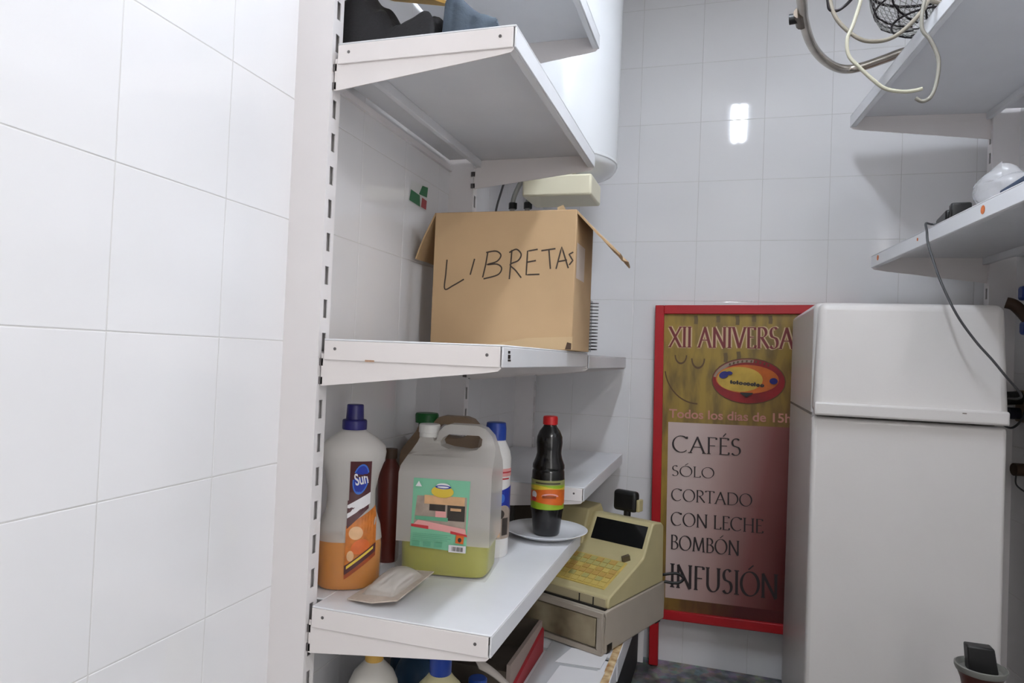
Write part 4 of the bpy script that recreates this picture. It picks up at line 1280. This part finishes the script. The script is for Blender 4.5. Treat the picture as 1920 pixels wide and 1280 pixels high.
P_MAROON = mat('title_maroon', (112, 32, 36), 0.5)
P_CREAM = mat('title_outline_cream', (206, 180, 140), 0.5)
P_STREAK = mat('streak_print', (100, 80, 44), 0.5)
P_ROSE = mat('rose_print', (190, 130, 116), 0.5)
P_BROWN = mat('brown_print', (88, 62, 34), 0.5)
dpan = Decal(smap)
PM = panel_mat()
dpan.rect(0.048, SW - FB, -0.955, -0.386, PM, 12)
dpan.build('menu_panel', pp)
for eu, ev_, ru, rv, a0, a1, inn in ((0.14, -0.20, 0.108, 0.125, 1.05, 1.50, 0.965), (0.085, -0.165, 0.020, 0.030, 1.0, 2.0, 0.8), (0.140, -0.175, 0.022, 0.034, 1.0, 2.0, 0.8)):
    dd = Decal(smap, start=0.0010)
    dd.ellipse(eu, ev_, ru, rv, P_BROWN, a0=math.pi * a0, a1=math.pi * a1, inner=inn)
    dd.build('printed_curl', pp)
for k, (uu, w0, w1) in enumerate(((0.13, -0.034, -0.062), (0.20, -0.034, -0.056), (0.26, -0.034, -0.064), (0.31, -0.034, -0.054), (0.36, -0.034, -0.060), (0.225, -0.155, -0.185), (0.265, -0.150, -0.180))):
    dd = Decal(smap, start=0.0010)
    dd.stroke([(uu, w0), (uu + 0.002, (w0 + w1) / 2), (uu + 0.001, w1)], 0.012, P_STREAK)
    dd.build('printed_streak', pp)
dt = Decal(smap, start=0.0016)
roman(dt, 'XII ANIVERSARIO', 0.046, 0.535, -0.138, -0.072, P_CREAM, w=0.26)
roman(dt, 'XII ANIVERSARIO', 0.046, 0.535, -0.138, -0.072, P_MAROON, w=0.13)
dt.build('title_lettering', pp)
# emblem
de = Decal(smap, start=0.0014)
E_RED = mat('emblem_red', (150, 20, 26), 0.45, var=0.4, vscale=18)
E_ORANGE = mat('emblem_orange', (206, 104, 34), 0.45, var=0.3, vscale=22)
E_YEL = mat('emblem_yellow', (206, 170, 70), 0.45, var=0.25, vscale=26)
E_GREY = mat('emblem_grey', (150, 130, 112), 0.45)
E_BLUE = mat('emblem_blue', (34, 34, 112), 0.45)
E_DARK = mat('emblem_dark', (44, 38, 40), 0.45)
ec, ev = 0.296, -0.244
de.ellipse(ec, ev, 0.113, 0.074, P_BROWN)
de.ellipse(ec, ev, 0.110, 0.071, E_RED)
de.ellipse(ec, ev, 0.108, 0.069, E_GREY, a0=math.pi * 0.45, a1=math.pi * 0.95, inner=0.86)
de.ellipse(ec - 0.004, ev + 0.006, 0.096, 0.046, E_ORANGE)
de.ellipse(ec - 0.026, ev + 0.005, 0.070, 0.040, E_YEL)
for k, (du, w_, hh) in enumerate(((-0.054, 0.004, 0.013), (-0.047, 0.009, 0.010), (-0.035, 0.004, 0.014), (-0.028, 0.011, 0.010), (-0.014, 0.008, 0.010), (-0.004, 0.009, 0.011), (0.008, 0.008, 0.010), (0.018, 0.004, 0.014), (0.025, 0.009, 0.010), (0.037, 0.010, 0.010))):
    uu, vv = ec + du, ev - 0.011 - (du + 0.054) * 0.08      # the blurred name across the emblem
    de.ellipse(uu + w_ / 2, vv + hh / 2, w_ / 2 + 0.0015, hh / 2, E_DARK, inner=0.25 if w_ > 0.006 else 0.0, n=12)
de.ellipse(ec - 0.075, ev + 0.018, 0.015, 0.011, E_BLUE, rot=0.4)
de.ellipse(ec - 0.058, ev + 0.024, 0.010, 0.006, E_BLUE)
de.ellipse(ec + 0.076, ev + 0.002, 0.012, 0.010, E_BLUE)
de.rect(ec - 0.024, ec + 0.014, ev - 0.052, ev - 0.037, E_DARK, 4, vb=lambda u: ev - 0.052 + abs(u - ec + 0.005) * 0.6)
for k in range(10):
    a = math.pi * (0.70 - k * 0.045)
    q = Vector((ec + 0.098 * math.cos(a), ev + 0.060 * math.sin(a)))
    de.stroke([tuple(q), (q.x + 0.002, q.y + 0.007)], 0.005, P_BROWN)
de.build('emblem', pp)
dm = Decal(smap, start=0.0018)
dm.text('Todos los dias de 15h', 0.050, 0.425, -0.372, -0.343, P_ROSE, bold=0.018)
dm.build('opening_hours_lettering', pp)
for s, u1, v0, v1 in (('CAFÉS', 0.278, -0.482, -0.430), ('SÓLO', 0.196, -0.560, -0.527), ('CORTADO', 0.312, -0.640, -0.602), ('CON LECHE', 0.346, -0.720, -0.678), ('BOMBÓN', 0.276, -0.797, -0.752), ('INFUSIÓN', 0.392, -0.918, -0.845)):
    dl = Decal(smap, start=0.0022)
    roman(dl, s, 0.062, u1, v0, v1, P_TEXT, w=0.12)
    dl.build('menu_line', pp)

# ================================================================= FRIDGE
fg = thing('refrigerator', 'white two door refrigerator standing in front of the red framed sign', 'refrigerator', (0.388, 1.98, -H))
FX0, FX1 = 0.198, 0.580
MB().box(FX0 + 0.003, FX1 - 0.003, 1.752, 2.285, -H + 0.02, 0.1555).build('cabinet', FRIDGE, fg, bevel=0.012, bseg=3)
MB().box(FX0 + 0.012, FX1 - 0.012, 1.742, 1.754, -0.90, 0.140).build('gasket', GASKET, fg)
MB().box(FX0, FX1, 1.702, 1.744, -0.905, -0.108).build('lower_door', FRIDGE, fg, bevel=0.010, bseg=3)
ud = MB()
ud.hexa([(FX0, 1.690, -0.100), (FX1, 1.690, -0.100), (FX1, 1.744, -0.100), (FX0, 1.744, -0.100),
         (FX0 + 0.010, 1.716, 0.152), (FX1 - 0.004, 1.716, 0.152), (FX1 - 0.004, 1.752, 0.156), (FX0 + 0.010, 1.752, 0.156)])
udo = ud.build('upper_door', FRIDGE, fg, bevel=0.016, bseg=4)
MB().box(FX0 + 0.002, FX1 - 0.002, 1.684, 1.704, -0.104, -0.074).build('door_lip', FRIDGE, udo, bevel=0.005, bseg=3)
MB().box(FX1 - 0.09, FX1 - 0.082, 1.6835, 1.6845, -0.083, -0.081).build('scratch_mark', GASKET, udo)
MB().box(FX0 + 0.0024, FX0 + 0.005, 1.754, 2.270, -0.108, -0.102).build('side_seam', GASKET, fg)
MB().box(FX0 + 0.01, FX1 - 0.01, 1.735, 1.76, -H + 0.02, -0.912).build('kick_grille', GASKET, fg)
for fx in (FX0 + 0.03, FX1 - 0.03):
    for fy in (1.78, 2.24):
        MB().lathe([(0.018, -H), (0.018, -H + 0.022)], fx, fy, seg=14).build('foot', BLACK, fg)

# ================================================================= RIGHT SHELF CONTENTS
UZ = 0.745
tube = thing('chrome_tube', 'bent chrome tube with black foot jutting over the upper right shelf edge', 'tube', (0.40, 1.80, UZ))
MB().tube([(0.115, 1.420, 0.757), (0.130, 1.503, 0.757), (0.144, 1.598, 0.757), (0.170, 1.708, 0.757), (0.204, 1.796, 0.757), (0.242, 1.857, 0.757), (0.276, 1.880, 0.757), (0.310, 1.868, 0.757), (0.351, 1.833, 0.757), (0.384, 1.803, 0.757), (0.425, 1.790, 0.757), (0.50, 1.83, 0.757), (0.62, 1.95, 0.757)], 0.0105, seg=14).build('bent_tube', CHROME, tube, smooth=60)
MB().tube([(0.134, 1.580, 0.757), (0.113, 1.584, 0.757)], 0.011, seg=12, sub=1).build('rubber_foot', BLACK, tube, smooth=50)
MB().tube([(0.131, 1.555, 0.757), (0.1405, 1.610, 0.757)], 0.0125, seg=12, sub=1).build('clamp_sleeve', mat('dull_clamp', (96, 86, 76), 0.4, metal=0.8), tube, smooth=50)

# wire mesh basket
bkc = Vector((0.398, 1.655, 0.0))
bk = thing('wire_basket', 'dark wire mesh basket resting on the upper right shelf', 'basket', (bkc.x, bkc.y, UZ))
BR = [(0.030, UZ + 0.004), (0.070, UZ + 0.010), (0.098, UZ + 0.030), (0.112, UZ + 0.062), (0.118, UZ + 0.105)]
def bowl(k, a):
    i = min(int(k * (len(BR) - 1)), len(BR) - 2)
    t = k * (len(BR) - 1) - i
    r = BR[i][0] + (BR[i + 1][0] - BR[i][0]) * t
    z = BR[i][1] + (BR[i + 1][1] - BR[i][1]) * t
    return (bkc.x + r * math.cos(a), bkc.y + r * math.sin(a), z)
for k, rr in ((1.0, 0.0035), (0.62, 0.002), (0.25, 0.0025)):
    MB().tube([bowl(k, i * 2 * math.pi / 28) for i in range(28)], rr, seg=6, sub=1, closed=True).build('ring_wire', WIRE, bk, smooth=60)
for j in range(10):
    MB().tube([bowl(k / 6, j * 2 * math.pi / 10) for k in range(7)], 0.0022, seg=6, sub=1).build('rib_wire', WIRE, bk, smooth=60)
mm = MB()
NA, NK = 44, 14
for s in (1, -1):
    for j in range(NA):
        mm.tube([bowl(k / NK, (j + s * k * 0.5) * 2 * math.pi / NA) for k in range(NK + 1)], 0.0007, seg=3, sub=1)
me_ = mm.build('wire_mesh', MESHW, bk)
me_['kind'] = 'stuff'

# cream cables dangling from the basket
c1 = thing('looped_cable', 'thick cream cable looping below the wire basket', 'cable', (0.27, 1.52, UZ))
MB().tube([(0.25, 1.50, 0.85), (0.205, 1.50, 0.815), (0.184, 1.50, 0.775), (0.184, 1.50, 0.744), (0.196, 1.50, 0.710), (0.218, 1.50, 0.682), (0.243, 1.50, 0.662), (0.267, 1.50, 0.656), (0.291, 1.50, 0.658), (0.314, 1.50, 0.670), (0.337, 1.51, 0.695), (0.356, 1.520, 0.720), (0.372, 1.545, 0.748), (0.392, 1.560, 0.7505), (0.42, 1.562, 0.7505)], 0.0042, seg=8).build('cable', mat('grey_cream_cable', (140, 132, 118), 0.5, var=0.1), c1, smooth=60)
MB().tube([(0.172, 1.50, 0.80), (0.179, 1.50, 0.750), (0.183, 1.50, 0.730), (0.197, 1.50, 0.726), (0.212, 1.50, 0.735), (0.226, 1.51, 0.753), (0.25, 1.54, 0.79)], 0.0032, seg=8).build('loose_loop', WIRE, c1, smooth=60)
c2 = thing('dangling_cable', 'thin cream cable hanging lowest in front of the upper right shelf', 'cable', (0.28, 1.45, UZ))
MB().tube([(0.30, 1.55, 0.83), (0.250, 1.47, 0.790), (0.235, 1.45, 0.749), (0.232, 1.45, 0.718), (0.220, 1.45, 0.672), (0.210, 1.45, 0.642), (0.214, 1.45, 0.610), (0.232, 1.45, 0.587), (0.256, 1.45, 0.561), (0.279, 1.45, 0.541), (0.307, 1.45, 0.533), (0.327, 1.45, 0.533), (0.342, 1.45, 0.536)], 0.0036, seg=8).build('cable', CREAMCABLE, c2, smooth=60)
c3 = thing('hooked_cable', 'grey cream cable end curling up like a hook under the shelf edge', 'cable', (0.35, 1.45, UZ))
MB().tube([(0.43, 1.47, 0.751), (0.380, 1.46, 0.752), (0.345, 1.45, 0.715), (0.338, 1.45, 0.655), (0.353, 1.45, 0.628), (0.366, 1.45, 0.596), (0.368, 1.45, 0.571), (0.364, 1.45, 0.540), (0.356, 1.45, 0.519), (0.343, 1.45, 0.512), (0.331, 1.45, 0.519)], 0.0036, seg=8).build('cable', mat('dim_cream_cable', (132, 128, 118), 0.5), c3, smooth=60)

# black adapter with its cable running to the plug by the fridge
LZ = 0.3332
ad = thing('power_adapter', 'black power adapter on the right shelf with a cable hanging down', 'adapter', (0.475, 1.73, LZ))
def adx(p):
    a = rot_r
    return (0.452 + p[0] * math.cos(a) - p[1] * -math.sin(a), 1.690 + p[0] * math.sin(a) * -1 + p[1], LZ + p[2])
MB(adx).box(0.0, 0.05, 0.012, 0.125, 0.0006, 0.026).build('adapter_body', BLACK, ad, bevel=0.005)
MB(adx).box(0.006, 0.045, -0.010, 0.0125, 0.0006, 0.036).build('plug_block', BLACK, ad, bevel=0.004)
MB().tube([(0.470, 1.795, 0.345), (0.452, 1.805, 0.347), (0.432, 1.770, 0.342), (0.426, 1.735, 0.318), (0.426, 1.725, 0.291), (0.430, 1.700, 0.251), (0.438, 1.660, 0.192), (0.462, 1.640, 0.125), (0.497, 1.640, 0.071), (0.528, 1.640, 0.033), (0.556, 1.645, -0.002), (0.600, 1.70, -0.035), (0.66, 1.88, -0.05), (0.725, 2.13, -0.058)], 0.0026, seg=8).build('cable', GREYCABLE, ad, smooth=60)

# plastic bag
bgm = MB()
def bagf(u, v):
    a = 2 * math.pi * u
    t = math.pi * v
    r = math.sin(t) ** 0.8
    n_ = 1 + 0.22 * noise.noise(Vector((math.cos(a) * 1.6, math.sin(a) * 1.6, v * 3.2))) + 0.10 * noise.noise(Vector((math.cos(a) * 4, math.sin(a) * 4, v * 8)))
    x = 0.040 * r * math.cos(a) * n_
    y = 0.074 * r * math.sin(a) * n_
    z = 0.040 - 0.040 * math.cos(t) * (0.9 + 0.25 * noise.noise(Vector((a, v, 2.0))))
    return (0.520 + x + 0.0917 * -y, 1.590 + y, LZ + 0.0015 + max(0.0, z * (1.0 + 0.25 * math.sin(a + 0.6))))
bgm.grid(bagf, 36, 18)
single(bgm, 'plastic_bag', BAG, (0.520, 1.590, LZ), 'crumpled clear plastic bag on the right shelf beside the adapter', 'bag', smooth=70)
bi = MB().box(0.478, 0.53, 1.36, 1.47, LZ + 0.0008, LZ + 0.010)
single(bi, 'dark_card', mat('dark_blue_card', (40, 58, 84), 0.5), (0.504, 1.415, LZ), 'small dark blue card beside the plastic bag', 'card', bevel=0.002)

# right wall fittings beside the fridge
wy_ = 2.20
pl = thing('black_plug', 'black plug in a wall socket beside the fridge', 'plug', (wallR(2.16), 2.15, -0.08))
MB().box(wallR(2.16) - 0.010, wallR(2.16) - 0.002, 2.110, 2.195, -0.120, -0.035).build('socket_plate', TAN, pl, bevel=0.003)
MB().tube([(wallR(2.16) - 0.010, 2.155, -0.055), (wallR(2.16) - 0.045, 2.15, -0.058)], 0.018, seg=14, sub=1).build('plug_body', BLACK, pl, smooth=50)
MB().tube([(wallR(2.16) - 0.010, 2.165, -0.098), (wallR(2.16) - 0.038, 2.16, -0.098)], 0.016, seg=14, sub=1).build('plug_body', mat('navy_plug', (30, 32, 48), 0.4), pl, smooth=50)
MB().tube([(wallR(2.16) - 0.036, 2.16, -0.10), (wallR(2.2) - 0.05, 2.15, -0.125), (wallR(2.2) - 0.03, 2.14, -0.135), (wallR(2.2) - 0.02, 2.10, -0.10), (wallR(2.2) - 0.015, 2.08, -0.02)], 0.003, seg=8).build('cord', GREYCABLE, pl, smooth=60)
kn = thing('wall_outlet', 'small brown round outlet low on the right wall beside the fridge', 'outlet', (wallR(2.15), 2.15, -0.25))
MB().tube([(wallR(2.15) - 0.002, 2.155, -0.246), (wallR(2.15) - 0.026, 2.150, -0.246)], 0.017, seg=14, sub=1).build('outlet_body', BROWN, kn, smooth=50)
MB().tube([(wallR(2.15) - 0.02, 2.15, -0.26), (wallR(2.15) - 0.025, 2.13, -0.285), (wallR(2.15) - 0.015, 2.07, -0.300)], 0.0022, seg=6).build('thin_wire', GREYCABLE, kn, smooth=60)
hb = thing('hanging_brush', 'brown handled blue brush hanging on the right wall above the fridge corner', 'brush', (wallR(2.12), 2.12, 0.14))
MB().tube([(0.712, 2.125, 0.196), (0.728, 2.120, 0.190), (0.742, 2.110, 0.172), (0.752, 2.09, 0.148)], 0.015, seg=12).build('handle', BROWN, hb, smooth=60)
MB().box(wallR(2.10) - 0.045, wallR(2.10) - 0.003, 2.075, 2.115, 0.200, 0.238).build('blue_head', BLUEPL, hb, bevel=0.008, bseg=3)
MB().box(wallR(2.10) - 0.040, wallR(2.10) - 0.003, 2.075, 2.115, 0.110, 0.146).build('blue_guard', BLUEPL, hb, bevel=0.008, bseg=3)

# pedestal in front of the fridge
pdx, pdy = 0.474, 1.49
pd = thing('pedestal_stand', 'dark brown pedestal with flared grey rim and a black block on top', 'stand', (pdx, pdy, -H))
MB().lathe([(0.075, -H), (0.078, -H + 0.008), (0.050, -H + 0.022), (0.030, -H + 0.045), (0.026, -0.80), (0.026, -0.62), (0.028, -0.585), (0.032, -0.565), (0.038, -0.549)], pdx, pdy, seg=30).build('column', mat('red_brown_lacquer', (70, 30, 22), 0.4, var=0.3, vscale=18), pd, smooth=40)
MB().lathe([(0.036, -0.5495), (0.040, -0.548), (0.0425, -0.542), (0.0425, -0.537), (0.040, -0.536), (0.034, -0.545), (0.004, -0.548)], pdx, pdy, seg=34).build('flared_rim', GREYRIM, pd, smooth=40)
MB().hexa([(pdx - 0.022, pdy - 0.012, -0.547), (pdx + 0.026, pdy - 0.012, -0.547), (pdx + 0.026, pdy + 0.014, -0.547), (pdx - 0.022, pdy + 0.014, -0.547),
           (pdx - 0.026, pdy - 0.012, -0.500), (pdx + 0.018, pdy - 0.012, -0.500), (pdx + 0.018, pdy + 0.014, -0.500), (pdx - 0.026, pdy + 0.014, -0.500)]).build('black_block', BLACK, pd, bevel=0.003)
